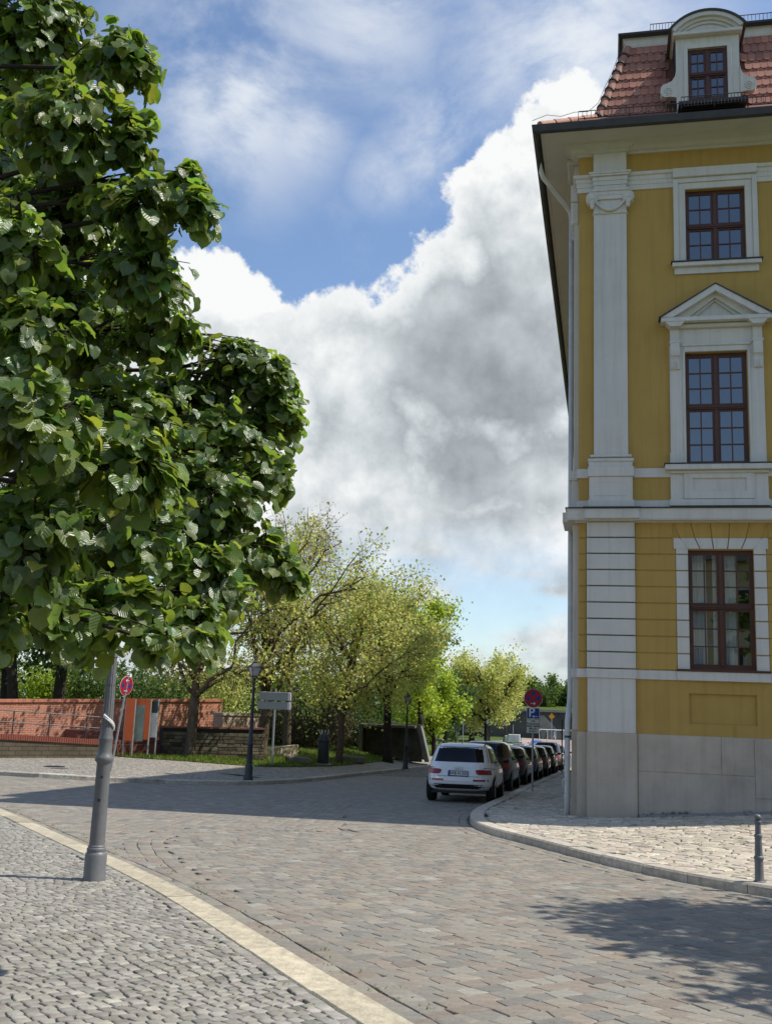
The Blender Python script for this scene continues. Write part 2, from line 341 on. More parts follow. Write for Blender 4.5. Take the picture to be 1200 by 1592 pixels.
def gz(x, y): return float(G(x, y))
def at(x, y, D):
    d = ray(x, y); return np.array([0, 0, EYE]) + d * (D / d[1])
_TS = np.concatenate([np.linspace(.5, 80, 8000), np.linspace(80, 500, 6000)])
def hit(x, y, dz=0.0):
    d = ray(x, y); d = d / d[1]; P = np.array([0, 0, EYE]) + d * _TS[:, None]
    g = P[:, 2] - G(P[:, 0], P[:, 1]) - dz; i = int(np.argmax(g < 0)); return P[i]
def proj(P):
    c = (np.asarray(P, float) - [0, 0, EYE]) @ CM.T; return c[..., 0] / c[..., 2] * F_PX + CX, c[..., 1] / c[..., 2] * F_PX + CY

def smooth_line(pts, step=0.25):
    P = np.array(pts, float)
    for _ in range(3):                                  # Chaikin
        Q = [P[0]]
        for a, b in zip(P[:-1], P[1:]): Q += [a * .75 + b * .25, a * .25 + b * .75]
        Q.append(P[-1]); P = np.array(Q)
    s = np.concatenate([[0], np.cumsum(np.linalg.norm(np.diff(P, axis=0), axis=1))])
    t = np.linspace(0, s[-1], max(2, int(round(s[-1] / step)) + 1))
    return np.stack([np.interp(t, s, P[:, 0]), np.interp(t, s, P[:, 1])], 1)
def offset(P, d):
    T = np.gradient(P, axis=0); T /= np.linalg.norm(T, axis=1)[:, None]; return P + d * np.stack([-T[:, 1], T[:, 0]], 1)   # +: to the left of travel
def sheet(name, A, B, m, dz, nu=60, nv=12, kind='structure'):
    def rs(P, n):
        P = np.array(P, float); s = np.concatenate([[0], np.cumsum(np.linalg.norm(np.diff(P, axis=0), axis=1))]); t = np.linspace(0, s[-1], n)
        return np.stack([np.interp(t, s, P[:, 0]), np.interp(t, s, P[:, 1])], 1)
    A, B = rs(A, nu), rs(B, nu); w = np.linspace(0, 1, nv)[None, :, None]
    P = A[:, None] * (1 - w) + B[:, None] * w; Z = G(P[..., 0], P[..., 1]) + dz
    V = np.concatenate([P, Z[..., None]], 2).reshape(-1, 3)
    i = np.arange(nu * nv).reshape(nu, nv); Fq = np.stack([i[:-1, :-1], i[1:, :-1], i[1:, 1:], i[:-1, 1:]], -1).reshape(-1, 4)
    nrm = np.cross(V[Fq[0, 1]] - V[Fq[0, 0]], V[Fq[0, 2]] - V[Fq[0, 0]])
    if nrm[2] < 0: Fq = Fq[:, ::-1]
    o = link(name, mesh_np(name, V, Fq, m, smooth=True)); return tag(o, kind=kind)

# kerb lines (x, y)
KL = smooth_line([(1.7, 2.6), (1.2, 4.0), (.62, 5.5), (.11, 6.62), (-.32, 7.55), (-.91, 8.9), (-1.73, 10.7), (-2.86, 12.85), (-3.64, 14.2), (-5.63, 17.8), (-7.11, 20.45), (-9.2, 23.6), (-12.5, 27.0), (-18, 30)])
KR = smooth_line([(12, 6.0), (7.5, 9.6), (5.6, 11.4), (4.59, 12.55), (4.08, 13.3), (3.55, 14.4), (3.03, 16.0), (2.55, 17.9), (2.10, 19.3), (1.88, 21.1), (2.08, 23.7), (2.64, 26.4), (3.97, 32.1), (6.32, 42.8), (10.2, 59.4), (14.6, 78), (20, 104)])
KF = smooth_line([(-34, 35.5), (-22, 33.2), (-14, 31.6), (-10.98, 31.1), (-8.96, 30.9), (-7.21, 31.3), (-5.52, 32.4), (-3.95, 33.9), (-2.54, 37.0), (-.93, 44.5), (1.48, 54.9), (2.94, 61.2), (6.2, 76), (12, 104)])

# ground sheet to the horizon
gx = np.concatenate([[-2500, -900, -300, -120], np.arange(-70, 90, 5.0), [120, 300, 900, 2500]]); gy = np.concatenate([[-900, -200, -60], np.arange(-20, 240, 5.0), [260, 400, 900, 3000]])
X, Y = np.meshgrid(gx, gy, indexing='ij'); Z = G(X, Y) - 0.16
V = np.stack([X, Y, Z], -1).reshape(-1, 3); i_ = np.arange(V.shape[0]).reshape(X.shape)
tag(link('ground', mesh_np('ground', V, np.stack([i_[:-1, :-1], i_[1:, :-1], i_[1:, 1:], i_[:-1, 1:]], -1).reshape(-1, 4), M_GRS, smooth=True)), kind='structure')
# roadway bed and raised pavements
def voronoi_pave_mat(name, cols, scale, rough=0.8):
    m = bpy.data.materials.new(name); m.use_nodes = True; nt = m.node_tree; N = nt.nodes; L = nt.links
    b = N['Principled BSDF']; b.inputs['Roughness'].default_value = rough; b.inputs['Specular IOR Level'].default_value = 0.25
    tc = N.new('ShaderNodeTexCoord'); v = N.new('ShaderNodeTexVoronoi'); v.inputs['Scale'].default_value = scale; L.new(tc.outputs['Object'], v.inputs['Vector'])
    v2 = N.new('ShaderNodeTexVoronoi'); v2.feature = 'DISTANCE_TO_EDGE'; v2.inputs['Scale'].default_value = scale; L.new(tc.outputs['Object'], v2.inputs['Vector'])
    sp = N.new('ShaderNodeSeparateColor'); L.new(v.outputs['Color'], sp.inputs[0])
    cr = N.new('ShaderNodeValToRGB'); L.new(sp.outputs[0], cr.inputs[0]); cr.color_ramp.interpolation = 'CONSTANT'
    e = cr.color_ramp.elements; e[0].color = (*cols[0], 1); e[1].color = (*cols[1], 1); e[1].position = 1 / len(cols)
    for k, c in enumerate(cols[2:]): x = e.new((k + 2) / len(cols)); x.color = (*c, 1)
    mr = N.new('ShaderNodeMapRange'); mr.inputs[1].default_value = 0.0; mr.inputs[2].default_value = 0.12; mr.inputs[3].default_value = 0.35; mr.inputs[4].default_value = 1; L.new(v2.outputs['Distance'], mr.inputs[0])
    mu = N.new('ShaderNodeVectorMath'); mu.operation = 'MULTIPLY'; L.new(cr.outputs[0], mu.inputs[0]); L.new(mr.outputs[0], mu.inputs[1]); L.new(mu.outputs[0], b.inputs['Base Color'])
    bp = N.new('ShaderNodeBump'); bp.inputs['Strength'].default_value = 0.5; bp.inputs['Distance'].default_value = 0.02; L.new(mr.outputs[0], bp.inputs['Height']); L.new(bp.outputs[0], b.inputs['Normal'])
    return m
M_RFAR = voronoi_pave_mat('far setts', [(.19, .18, .17), (.21, .165, .145), (.15, .15, .15), (.26, .25, .235)], 5.0)
M_PFAR = voronoi_pave_mat('far pavement stones', [(.30, .27, .22), (.36, .32, .26), (.25, .23, .20), (.40, .37, .31)], 9.0)
road = sheet('road', [(-40, -6), (-40, 40), (-10, 52), (4, 64), (14, 100)], [(14, -6), (12, 20), (8, 44), (11.6, 64), (21, 100)], M_JNT, -0.020, 160, 60)
road_far = sheet('road_beyond', [(-6.5, 44), (2.2, 62), (5.6, 76), (12, 104), (22, 150)], [(8, 44), (11.6, 64), (15.2, 78), (21, 104), (40, 150)], M_RFAR, -0.008, 80, 14)
plaza = sheet('plaza_pavement', KL, offset(KL, 14.0), M_JNT2, 0.064, 200, 60)
walk_r = sheet('sidewalk', KR, np.array([[14 + 0 * a, b + 4] for a, b in KR[:1]] + [[max(9.0, a + 5.5), b + 0.5] for a, b in KR[1:]]), M_JNT2, 0.086, 220, 40)
LE = smooth_line([(-60, 62), (-20, 48.5), (-12.5, 44.2), (-9.6, 41.9), (-7.6, 41.0), (-4.74, 42.5), (-2.9, 47), (-1.13, 53.1), (3.18, 76), (8.5, 98), (14, 130)])
walk_f = sheet('pavement_opposite', KF, LE + [-.6, .9], M_PFAR, 0.10, 200, 24)
LB = np.array([(-75, 70), (-70, 90), (-50, 120), (-20, 150), (5, 165)])
lawn = sheet('lawn', LE, LB, M_GRS, 0.125, 160, 50)
LAWN_POLY = np.concatenate([LE, LB[::-1]])
# far side of the avenue at the foot of the street
M_PALE = mat('pale asphalt', (0.38, 0.35, 0.32), 0.9, 0.15, 0.4, 0, 0, 0.2)
M_PINK = mat('pinkish paving', (0.36, 0.27, 0.235), 0.9, 0.25, 0.25, 0, 0, 0.2)
sheet('avenue', [(-60, 150), (10, 150), (22, 146), (60, 142)], [(-60, 160), (10, 160), (30, 160), (60, 162)], M_PALE, 0.02, 30, 4)
sheet('forecourt', [(18, 120), (22, 160), (27, 200), (30, 222)], [(40, 120), (52, 160), (60, 200), (62, 222)], M_PINK, 0.01, 30, 8)
sheet('footpath', [(-30, 184), (10, 186), (28, 190), (60, 196)], [(-30, 188), (10, 190), (28, 194), (60, 204)], M_PALE, 0.03, 20, 3)

# ------------------------------------------------------------------ stones
def in_poly(P, poly):
    x, y = P[:, 0], P[:, 1]; ins = np.zeros(len(P), bool); q = np.asarray(poly)
    for (x1, y1), (x2, y2) in zip(q, np.roll(q, -1, axis=0)):
        c = ((y1 > y) != (y2 > y)) & (x < (x2 - x1) * (y - y1) / (y2 - y1 + 1e-12) + x1); ins ^= c
    return ins
def dist_line(P, Lp):
    d = np.full(len(P), 1e9)
    for a, b in zip(Lp[:-1], Lp[1:]):
        ab = b - a; t = np.clip(((P - a) @ ab) / (ab @ ab + 1e-12), 0, 1); d = np.minimum(d, np.linalg.norm(P - (a + t[:, None] * ab), axis=1))
    return d
def stones(polys, tints, host, one, many, m, zbase, dome=0.0, bev=0.010, gap=0.006, hjit=0.006, n_single=300, edge_h=0.05, tilt_s=0.006, zoff=0.0):
    """polys: (n,k,2) outlines; the 300 that show largest are parts of their own, the rest one part"""
    polys = np.asarray(polys); n, k, _ = polys.shape; cen = polys.mean(1)
    zc = G(cen[:, 0], cen[:, 1]); P3 = np.stack([cen[:, 0], cen[:, 1], zc], 1)
    px, py = proj(P3); dist = np.linalg.norm(P3 - [0, 0, EYE], axis=1)
    area = np.abs(sum(polys[:, i, 0] * polys[:, (i + 1) % k, 1] - polys[:, (i + 1) % k, 0] * polys[:, i, 1] for i in range(k))) / 2
    score = area / dist ** 3 * ((px > 4) & (px < 1196) & (py > 4) & (py < 1588) & (P3[:, 1] > 0.5))
    big = np.argsort(-score)[:n_single]; single = np.zeros(n, bool); single[big[score[big] > 0]] = True
    tilt = RNG.normal(0, tilt_s, (n, 2)); h0 = RNG.normal(0, hjit, n) + zoff
    def rings(sh, dz):
        d = polys - cen[:, None]; r = np.linalg.norm(d, axis=2, keepdims=True); q = cen[:, None] + d * (1 - sh / np.maximum(r, 1e-3))
        rel = q - cen[:, None]
        z = G(q[..., 0], q[..., 1]) + zbase + h0[:, None] + dz + rel[..., 0] * tilt[:, :1] + rel[..., 1] * tilt[:, 1:]
        return np.concatenate([q, z[..., None]], 2)
    rg = [rings(gap, -edge_h), rings(gap, -bev * 0.9), rings(gap + bev, 0.0)]
    if dome > 0:
        rg.append(rings(gap + bev * 3.2, dome))
    V = np.concatenate(rg, 1); nv = V.shape[1]; nr = len(rg)
    fl = []
    for r in range(nr - 1):
        for a in range(k):
            b_ = (a + 1) % k; fl.append((r * k + a, r * k + b_, (r + 1) * k + b_, (r + 1) * k + a))
    top = tuple(range((nr - 1) * k, nr * k))
    sgn = np.sign(sum(polys[0, i, 0] * polys[0, (i + 1) % k, 1] - polys[0, (i + 1) % k, 0] * polys[0, i, 1] for i in range(k)))
    if sgn < 0: fl = [f[::-1] for f in fl]; top = top[::-1]
    faces = fl + [top]
    tints = np.asarray(tints)
    rest = np.where(~single)[0]
    if len(rest):
        if k == 4:
            Fq = (np.array(faces)[None] + (np.arange(len(rest)) * nv)[:, None, None]).reshape(-1, 4)
            me = mesh_np(many, V[rest].reshape(-1, 3), Fq, m, np.repeat(tints[rest], nv, axis=0))
        else:
            b = MB()
            for i in rest: b.add(V[i], faces, tints[i])
            me = b.mesh(many, m)
        tag(link(many, me, host), kind='stuff')
    for i in np.where(single)[0]:
        b = MB(); c = np.array([cen[i, 0], cen[i, 1], zc[i] + zbase]); b.add(V[i] - c, faces, tints[i])
        b.build(one, m, host, loc=c)
def course_polys(line, widths, lens, jit=0.012):
    """rows of stones that follow a line; widths = list of (offset0, offset1)"""
    out = []
    for o0, o1 in widths:
        A, B = offset(line, o0), offset(line, o1)
        s = np.concatenate([[0], np.cumsum(np.linalg.norm(np.diff(A, axis=0), axis=1))]); t = 0.0; cuts = [0.0]
        while t < s[-1]: t += random.uniform(*lens); cuts.append(t)
        cuts = np.array([c for c in cuts if c <= s[-1]])
        ga = np.stack([np.interp(cuts, s, A[:, 0]), np.interp(cuts, s, A[:, 1])], 1); gb = np.stack([np.interp(cuts, s, B[:, 0]), np.interp(cuts, s, B[:, 1])], 1)
        ga = ga + RNG.normal(0, jit * .5, ga.shape); gb = gb + RNG.normal(0, jit * .5, gb.shape)
        for k in range(len(cuts) - 1): out.append([ga[k], ga[k + 1], gb[k + 1], gb[k]])
    out = np.array(out)
    a = (out[:, 1] - out[:, 0]); b = (out[:, 3] - out[:, 0]); flip = (a[:, 0] * b[:, 1] - a[:, 1] * b[:, 0]) < 0
    out[flip] = out[flip][:, ::-1]; return out
def field_polys(box, ang, rowh, lens, jit=0.012, wave=0.0):
    """straight rows of stones turned by ang over a box (x0, x1, y0, y1)"""
    x0, x1, y0, y1 = box; cx, cy = (x0 + x1) / 2, (y0 + y1) / 2; rad = math.hypot(x1 - x0, y1 - y0) / 2
    c, s = math.cos(ang), math.sin(ang); out = []
    v = -rad
    while v < rad:
        hgt = random.uniform(rowh[0], rowh[1]); u = -rad + random.uniform(0, .2)
        cuts = [u]
        while u < rad: u += random.uniform(*lens); cuts.append(u)
        cu = np.array(cuts); lean = RNG.normal(0, jit, len(cu))
        wv = lambda q: wave * np.sin(q * 4.1 + 0.0) + wave * .6 * np.sin(q * 1.7 + 1.0)
        lo = np.stack([cu + lean, v + wv(cu)], 1); hi = np.stack([cu - lean, v + hgt + wv(cu)], 1)
        out.append(np.stack([lo[:-1], lo[1:], hi[1:], hi[:-1]], 1)); v += hgt
    P = np.concatenate(out); P = P + RNG.normal(0, jit * .35, P.shape)
    X = cx + P[..., 0] * c - P[..., 1] * s; Y = cy + P[..., 0] * s + P[..., 1] * c
    P = np.stack([X, Y], -1); cen = P.mean(1)
    k = (cen[:, 0] > x0) & (cen[:, 0] < x1) & (cen[:, 1] > y0) & (cen[:, 1] < y1)
    return P[k]
def in_view(P, margin=120):
    c = P.mean(1) if P.ndim == 3 else P
    px, py = proj(np.stack([c[:, 0], c[:, 1], G(c[:, 0], c[:, 1])], 1)); return (px > -margin) & (px < 1200 + margin) & (py < 1592 + margin * 1.5) & (c[:, 1] > 3.5)
road_poly = np.concatenate([KL, KF[(KF[:, 0] > -18)], KR[::-1]])
arc = smooth_line([(-.6, 19.2), (-2.2, 18.9), (-3.25, 18.0), (-3.55, 16.6), (-3.1, 14.8), (-2.5, 13.0), (-2.0, 11.9), (-1.45, 10.7)])
gut = course_polys(KL, [(-.20 * k - .08, -.20 * k - .27) for k in range(0, 2)], (.17, .27))
arcp = course_polys(arc, [(.28, .097), (.093, -.09), (-.094, -.28)], (.16, .27))
gut_r = course_polys(KR, [(.06 + .17 * k, .06 + .17 * k + .165) for k in range(0, 2)], (.16, .26))
near = field_polys((-5, 8, 4, 30), R(36), (.155, .195), (.14, .27), 0.012)
left = field_polys((-20, 0, 9, 36), R(86), (.16, .20), (.18, .32), 0.014)
street = field_polys((-20, 8, 26.6, 46), -THETA, (.16, .20), (.16, .30), 0.014)
def keep(P, cond): return P[cond]
cn, cl, cs_ = near.mean(1), left.mean(1), street.mean(1)
arc_poly = np.concatenate([arc, [(-1.9, 9.5), (-1.9, 3), (9, 3), (9, 24), (2, 24), (-.6, 24)]])
split = lambda c: c[:, 1] > 27.0 + 0.0 * c[:, 0]
dk = lambda c: np.minimum(dist_line(c, arc) * 1.0, 9)
rightside = lambda c: in_poly(c, arc_poly) | (c[:, 0] > -.6)
near = near[rightside(cn) & (dk(cn) > .30) & ~split(cn)]
left = left[~rightside(cl) & (dk(cl) > .30) & ~split(cl)]
street = street[cs_[:, 1] > 26.95]
allp = []
for P in (near, left, street):
    c = P.mean(1); k = in_poly(c, road_poly) & in_view(P) & (dist_line(c, KL) > .37) & (dist_line(c, KR) > .37) & (dist_line(c, KF) > .05); allp.append(P[k])
for P in (gut, gut_r): allp.append(P[in_view(P) & (P.mean(1)[:, 1] < 46)])
allp.append(arcp[in_view(arcp) & (dist_line(arcp.mean(1), KL) > .40) & (arcp.mean(1)[:, 1] > 7.4)])
n_arc = len(allp[-1]); n_gut = len(allp[-2]) + len(allp[-3]); allp = np.concatenate(allp); zo = np.zeros(len(allp)); zo[-n_arc:] = .005; zo[-n_arc - n_gut:-n_arc] = .004
pal = np.array([(.240, .225, .205), (.205, .195, .185), (.250, .200, .172), (.270, .235, .200), (.165, .162, .162), (.285, .262, .235), (.225, .185, .165), (.200, .200, .192), (.335, .322, .300), (.300, .235, .175)])
pid = RNG.choice(len(pal), len(allp), p=[.2, .17, .14, .13, .06, .12, .09, .05, .02, .02])
pal = pal * .62 + np.array([(.250, .226, .190)]) * .38
tn = pal[pid] * RNG.normal(1, .06, (len(allp), 1)) * np.array([(1.02, 1.01, .93)])
stones(allp, tn, road, 'sett', 'setts', M_SET, 0.0, dome=0.0012, bev=0.006, gap=0.0035, hjit=0.0012, zoff=zo)

# plaza mosaic of small granite cubes
mos = field_polys((-10, 2, 4, 22), R(40), (.084, .098), (.082, .108), 0.006, wave=0.032)
c = mos.mean(1); plaza_poly = np.concatenate([KL, [(-18, 30), (-18, 2), (1.7, 2)]])
mos = mos[in_poly(c, plaza_poly) & in_view(mos, 90) & (dist_line(c, KL) > .415)]
edgec = course_polys(KL, [(.312 + .10 * k, .312 + .10 * k + .098) for k in range(1)], (.08, .12), .008)
mos = np.concatenate([mos, edgec[in_view(edgec, 90) & (edgec.mean(1)[:, 1] < 21)]])
g_ = RNG.normal(1, .12, (len(mos), 1)); base = np.array([(.285, .264, .222)]) * g_ * RNG.choice([1, 1, 1, 1, .8, 1.2], (len(mos), 1)) + RNG.normal(0, .004, (len(mos), 3))
stones(mos, np.clip(base, .05, .8), plaza, 'cobble', 'cobbles', M_SET, 0.082, dome=0.003, bev=0.005, gap=0.0075, hjit=0.0015, edge_h=0.03, tilt_s=0.012)

# polygonal paving at the palace corner
def hex_polys(box, r, jit):
    x0, x1, y0, y1 = box; dx, dy = r * math.sqrt(3), r * 1.5; out = []
    def vert(q, s_):
        h = math.sin(round(q * 1000) * 12.9898 + round(s_ * 1000) * 78.233) * 43758.5453; h2 = math.sin(round(q * 1000) * 39.346 + round(s_ * 1000) * 11.135) * 24634.6345
        return (q + (h - math.floor(h) - .5) * jit, s_ + (h2 - math.floor(h2) - .5) * jit)
    for j in range(int((y1 - y0) / dy) + 1):
        for i in range(int((x1 - x0) / dx) + 1):
            cx = x0 + (i + .5 * (j % 2)) * dx; cy = y0 + j * dy
            out.append([vert(cx + r * math.sin(k * PI / 3) * -1, cy + r * math.cos(k * PI / 3)) for k in range(6)])
    return np.array(out)
pav = hex_polys((1.4, 13, 10, 62), .135, .15)
pav[..., 0] *= 1.0
c = pav.mean(1); walk_poly = np.concatenate([KR, [(30, 100), (30, 2)]])
cornerXY = np.array([4.34054, 23.0])
def loc_xy(c):
    d = c - cornerXY; return d[:, 0] * CT - d[:, 1] * ST, d[:, 0] * ST + d[:, 1] * CT
lx, ly = loc_xy(c); ok = in_poly(c, walk_poly) & in_view(pav, 60) & (dist_line(c, KR) > .36) & ~((lx > -.05) & (ly > -.30)) & (c[:, 1] < 60)
pav = pav[ok]
stint = np.array([(.47, .41, .315)]) * RNG.normal(1, .13, (len(pav), 1)) + RNG.normal(0, .007, (len(pav), 3))
stones(pav, np.clip(stint, .06, .8), walk_r, 'paving_stone', 'paving_stones', M_SET, 0.112, dome=0.004, bev=0.012, gap=0.013, hjit=0.004, edge_h=0.03, tilt_s=.014)

def kerb(name, line, width, hgt, length, side, col, var=.08, dz=0.0, limit=None):
    host = None; parts = []
    s = np.concatenate([[0], np.cumsum(np.linalg.norm(np.diff(line, axis=0), axis=1))]); t = 0.0
    inner = offset(line, width * side)
    while t < s[-1] - .3:
        t1 = min(s[-1], t + random.uniform(*length)); q = np.linspace(t + .005, t1 - .005, 4)
        a = np.stack([np.interp(q, s, line[:, 0]), np.interp(q, s, line[:, 1])], 1); b_ = np.stack([np.interp(q, s, inner[:, 0]), np.interp(q, s, inner[:, 1])], 1)
        t = t1; cxy = (a.mean(0) + b_.mean(0)) / 2
        if limit and not limit(cxy): continue
        px, py = proj(np.array([cxy[0], cxy[1], gz(*cxy)]))
        if not (-250 < px < 1450 and py < 1900 and cxy[1] > 2): continue
        cz = gz(*cxy); V = []; tl = random.gauss(0, .004)
        for i in range(4):
            A, B = a[i], b_[i]; n = (B - A) / np.linalg.norm(B - A); za, zb = gz(*A) + dz + hgt + tl, gz(*B) + dz + hgt + tl
            V += [(*A, za - hgt - .08), (*(A + n * .004), za - .025), (*(A + n * .028), za), (*(B - n * .012), zb), (*B, zb - .015), (*B, zb - hgt - .05)]
        V = np.array(V) - [*cxy, cz]; Fc = []
        for i in range(3):
            for k in range(5): Fc.append((i * 6 + k, i * 6 + k + 1, i * 6 + 7 + k, i * 6 + 6 + k))
        Fc += [(5, 4, 3, 2, 1, 0), (18, 19, 20, 21, 22, 23)]
        if side < 0: Fc = [f[::-1] for f in Fc]
        Fc = [f[::-1] for f in Fc]
        tt = np.array(col) * random.gauss(1, var)
        mb = MB().add(V, Fc, np.clip(tt, .05, .9))
        o = mb.build('kerbstone', M_KRB, None, loc=(*cxy, cz))
        parts.append(o)
    host = empty(name); host['kind'] = 'structure'
    for o in parts: o.parent = host
    return host
kerb('kerb_plaza', KL, .31, .088, (.95, 1.35), +1, (.48, .42, .30), .13)
kerb('kerb_palace', KR, .30, .125, (.85, 1.25), -1, (.50, .44, .345), .08)
kerb('kerb_opposite', KF, .28, .125, (1.0, 1.5), +1, (.42, .385, .315), .09)


# ------------------------------------------------------------------ the palace
pal_o = empty('palace', (4.34054, 23.0, 0.0), -THETA, 'three-storey ochre palace with white pilasters, mansard roof and dormer on the right', 'building')
XR, YR, ZB = 30.0, 42.0, -1.6
def fb(name, x0, x1, y0, y1, z0, z1, m, parent=None, b=0.0):
    return MB().box(x0, x1, y0, y1, z0, z1, b=b).build(name, m, parent or pal_o)
def moulding(name, prof, m, parent=None, xr=XR, yr=YR, x_from=None):
    """profile of (out, z) run along the front and round the corner down the side street"""
    V = []; n = len(prof)
    for o_, z in prof: V += [(xr, -o_, z), (-o_, -o_, z), (-o_, yr, z)]
    Fc = []
    for i in range(n - 1):
        for k in range(2): Fc.append((i * 3 + k, i * 3 + k + 1, i * 3 + 4 + k, i * 3 + 3 + k))
    return MB().add(V, Fc).build(name, m, parent or pal_o)
BAYS = [3.045, 6.6]                                             # window axes
WIN1 = (2.36, 3.73, 2.74, 5.33); WIN2 = (2.37, 3.71, 7.24, 9.87); WIN3 = (2.44, 3.77, 12.07, 13.88)
HOLES = []
for bx in BAYS:
    for a, b_, c_, d_ in (WIN1, WIN2, WIN3): HOLES.append((a - BAYS[0] + bx, b_ - BAYS[0] + bx, c_, d_))
def holed_wall(name, xs, zs, holes, y, depth, m, parent):
    xs = sorted(set(xs + [h for a in holes for h in a[:2]])); zs = sorted(set(zs + [h for a in holes for h in a[2:]])); mb = MB()
    for x0, x1 in zip(xs[:-1], xs[1:]):
        for z0, z1 in zip(zs[:-1], zs[1:]):
            cx, cz = (x0 + x1) / 2, (z0 + z1) / 2
            if any(a < cx < b_ and c_ < cz < d_ for a, b_, c_, d_ in holes): continue
            mb.add([(x0, y, z0), (x1, y, z0), (x1, y, z1), (x0, y, z1)], [(0, 1, 2, 3)])
    for a, b_, c_, d_ in holes:
        q = [(a, c_), (b_, c_), (b_, d_), (a, d_)]
        for i in range(4):
            p, r = q[i], q[(i + 1) % 4]; mb.add([(p[0], y, p[1]), (r[0], y, r[1]), (r[0], y + depth, r[1]), (p[0], y + depth, p[1])], [(3, 2, 1, 0)])
    return mb.build(name, m, parent)
niche = (2.335, 3.71, 1.59, 2.225)
holed_wall('front_wall', [0.0, XR], [ZB, 1.3, 15.0], HOLES + [niche], 0.0, .20, M_YEL, pal_o)
fb('niche_back', niche[0] - .1, niche[1] + .1, .052, .20, niche[2] - .1, niche[3] + .1, M_YEL)
MB().add([(0, 0, ZB), (0, YR, ZB), (0, YR, 15), (0, 0, 15)], [(0, 1, 2, 3)]).build('side_wall', M_YEL, pal_o)
MB().add([(XR, 0, ZB), (XR, YR, ZB), (XR, YR, 15), (XR, 0, 15), (0, YR, ZB), (0, YR, 15)], [(0, 1, 2, 3), (1, 4, 5, 2)]).build('rear_wall', M_YEL, pal_o)
# plinth with a few rendered slabs
mb = MB(); mb.box(-.030, XR, -.030, .05, ZB, 1.335); mb.box(-.030, .05, .0, YR, ZB, 1.335); pl = mb.build('plinth', M_PLI, pal_o)
fb('plinth_slab', 1.26, 2.96, -.044, -.02, .56, 1.329, M_PLI, pl, .004); fb('plinth_slab', 2.968, 3.62, -.046, -.02, .56, 1.331, M_PLI, pl, .004); fb('plinth_slab', 3.628, 6.0, -.044, -.02, .12, 1.33, M_PLI, pl, .004)
fb('plinth_slab', 1.26, 3.62, -.047, -.02, ZB, .552, M_PLI, pl, .004)
# courses of the ground floor, each its own piece
ROWZ = [2.70 + .361 * k for k in range(10)]
def course(name, x0, x1, z0, z1, y0, m, par): return fb(name, x0, x1, y0, .02, z0 + .012, z1 - .012, m, par, .010)
gf = empty('rusticated_front'); gf.parent = pal_o
for k in range(9):
    z0, z1 = ROWZ[k], ROWZ[k + 1]
    course('course', 0.006, .17, z0 + .0, z1, -.022, M_YEL, gf)
    segs = []
    edges = [1.23]
    for bx in BAYS: edges += [bx - .945, bx + .945]
    edges.append(XR)
    for i in range(0, len(edges), 2):
        if z1 < 5.60: course('course', edges[i], edges[i + 1] if i + 1 < len(edges) - 1 or True else XR, z0, z1, -.022, M_YEL, gf)
    for bx in BAYS:
        if z1 < 5.60:
            course('surround_block', bx - .94, bx - .685, z0, z1, -.040, M_WHT, gf); course('surround_block', bx + .685, bx + .94, z0, z1, -.040, M_WHT, gf)
zt = ROWZ[8]                                                    # top course is cut into wedges over each window
for bx in BAYS:
    fb('surround_block', bx - .94, bx - .685, -.040, .02, ROWZ[7] + .012, 5.345, M_WHT, gf, .01) if False else None
    tops = [bx - .985, bx - .62, bx - .205, bx + .205, bx + .62, bx + .985]; bots = [bx - .69, bx - .43, bx - .145, bx + .145, bx + .43, bx + .69]
    zz = [5.352, 5.585, 5.935]
    def xat(i, z):                                              # joint lines fan out upwards
        t = (z - 5.352) / (5.585 - 5.352); return bots[i] + (tops[i] - bots[i]) * min(t, 1) * .55 + (0 if t <= 1 else (tops[i] - bots[i]) * .45 * (z - 5.585) / .35)
    for i in range(5):
        l = [xat(i, z) for z in zz]; r = [xat(i + 1, z) for z in zz]
        MB().prism([(l[0] + .012, zz[0]), (r[0] - .012, zz[0]), (r[1] - .012, zz[1]), (l[1] + .012, zz[1])], -.048, .02).build('lintel_wedge', M_WHT, gf)
        if 0 < i + 1 < 6: MB().prism([(l[1] + .012, zz[1] + .004), (r[1] - .012, zz[1] + .004), (r[2] + (-.012), zz[2]), (l[2] + .012, zz[2])], -.022, .02).build('arch_wedge', M_YEL, gf)
    for sg in (-1, 1):
        e = bx + sg * .985; i = 0 if sg < 0 else 5
        q = [(bx + sg * .945, 5.352), (xat(i, zz[0]) + sg * .012, 5.352), (xat(i, zz[1]) + sg * .012, zz[1]), (e, zz[1]), (e, 5.352)]
        MB().prism(q if sg > 0 else q[::-1], -.048, .02).build('lintel_wedge', M_WHT, gf)
for x0, x1 in ((1.23, BAYS[0] - 1.0), (BAYS[0] + 1.0, BAYS[1] - 1.0), (BAYS[1] + 1.0, XR)): course('course', x0, x1, ROWZ[8], 5.95, -.022, M_YEL, gf)
# string course under the windows
sc_ = moulding('string_course', [(.0, 2.495), (.036, 2.497), (.036, 2.683), (.0, 2.69)], M_WHT)
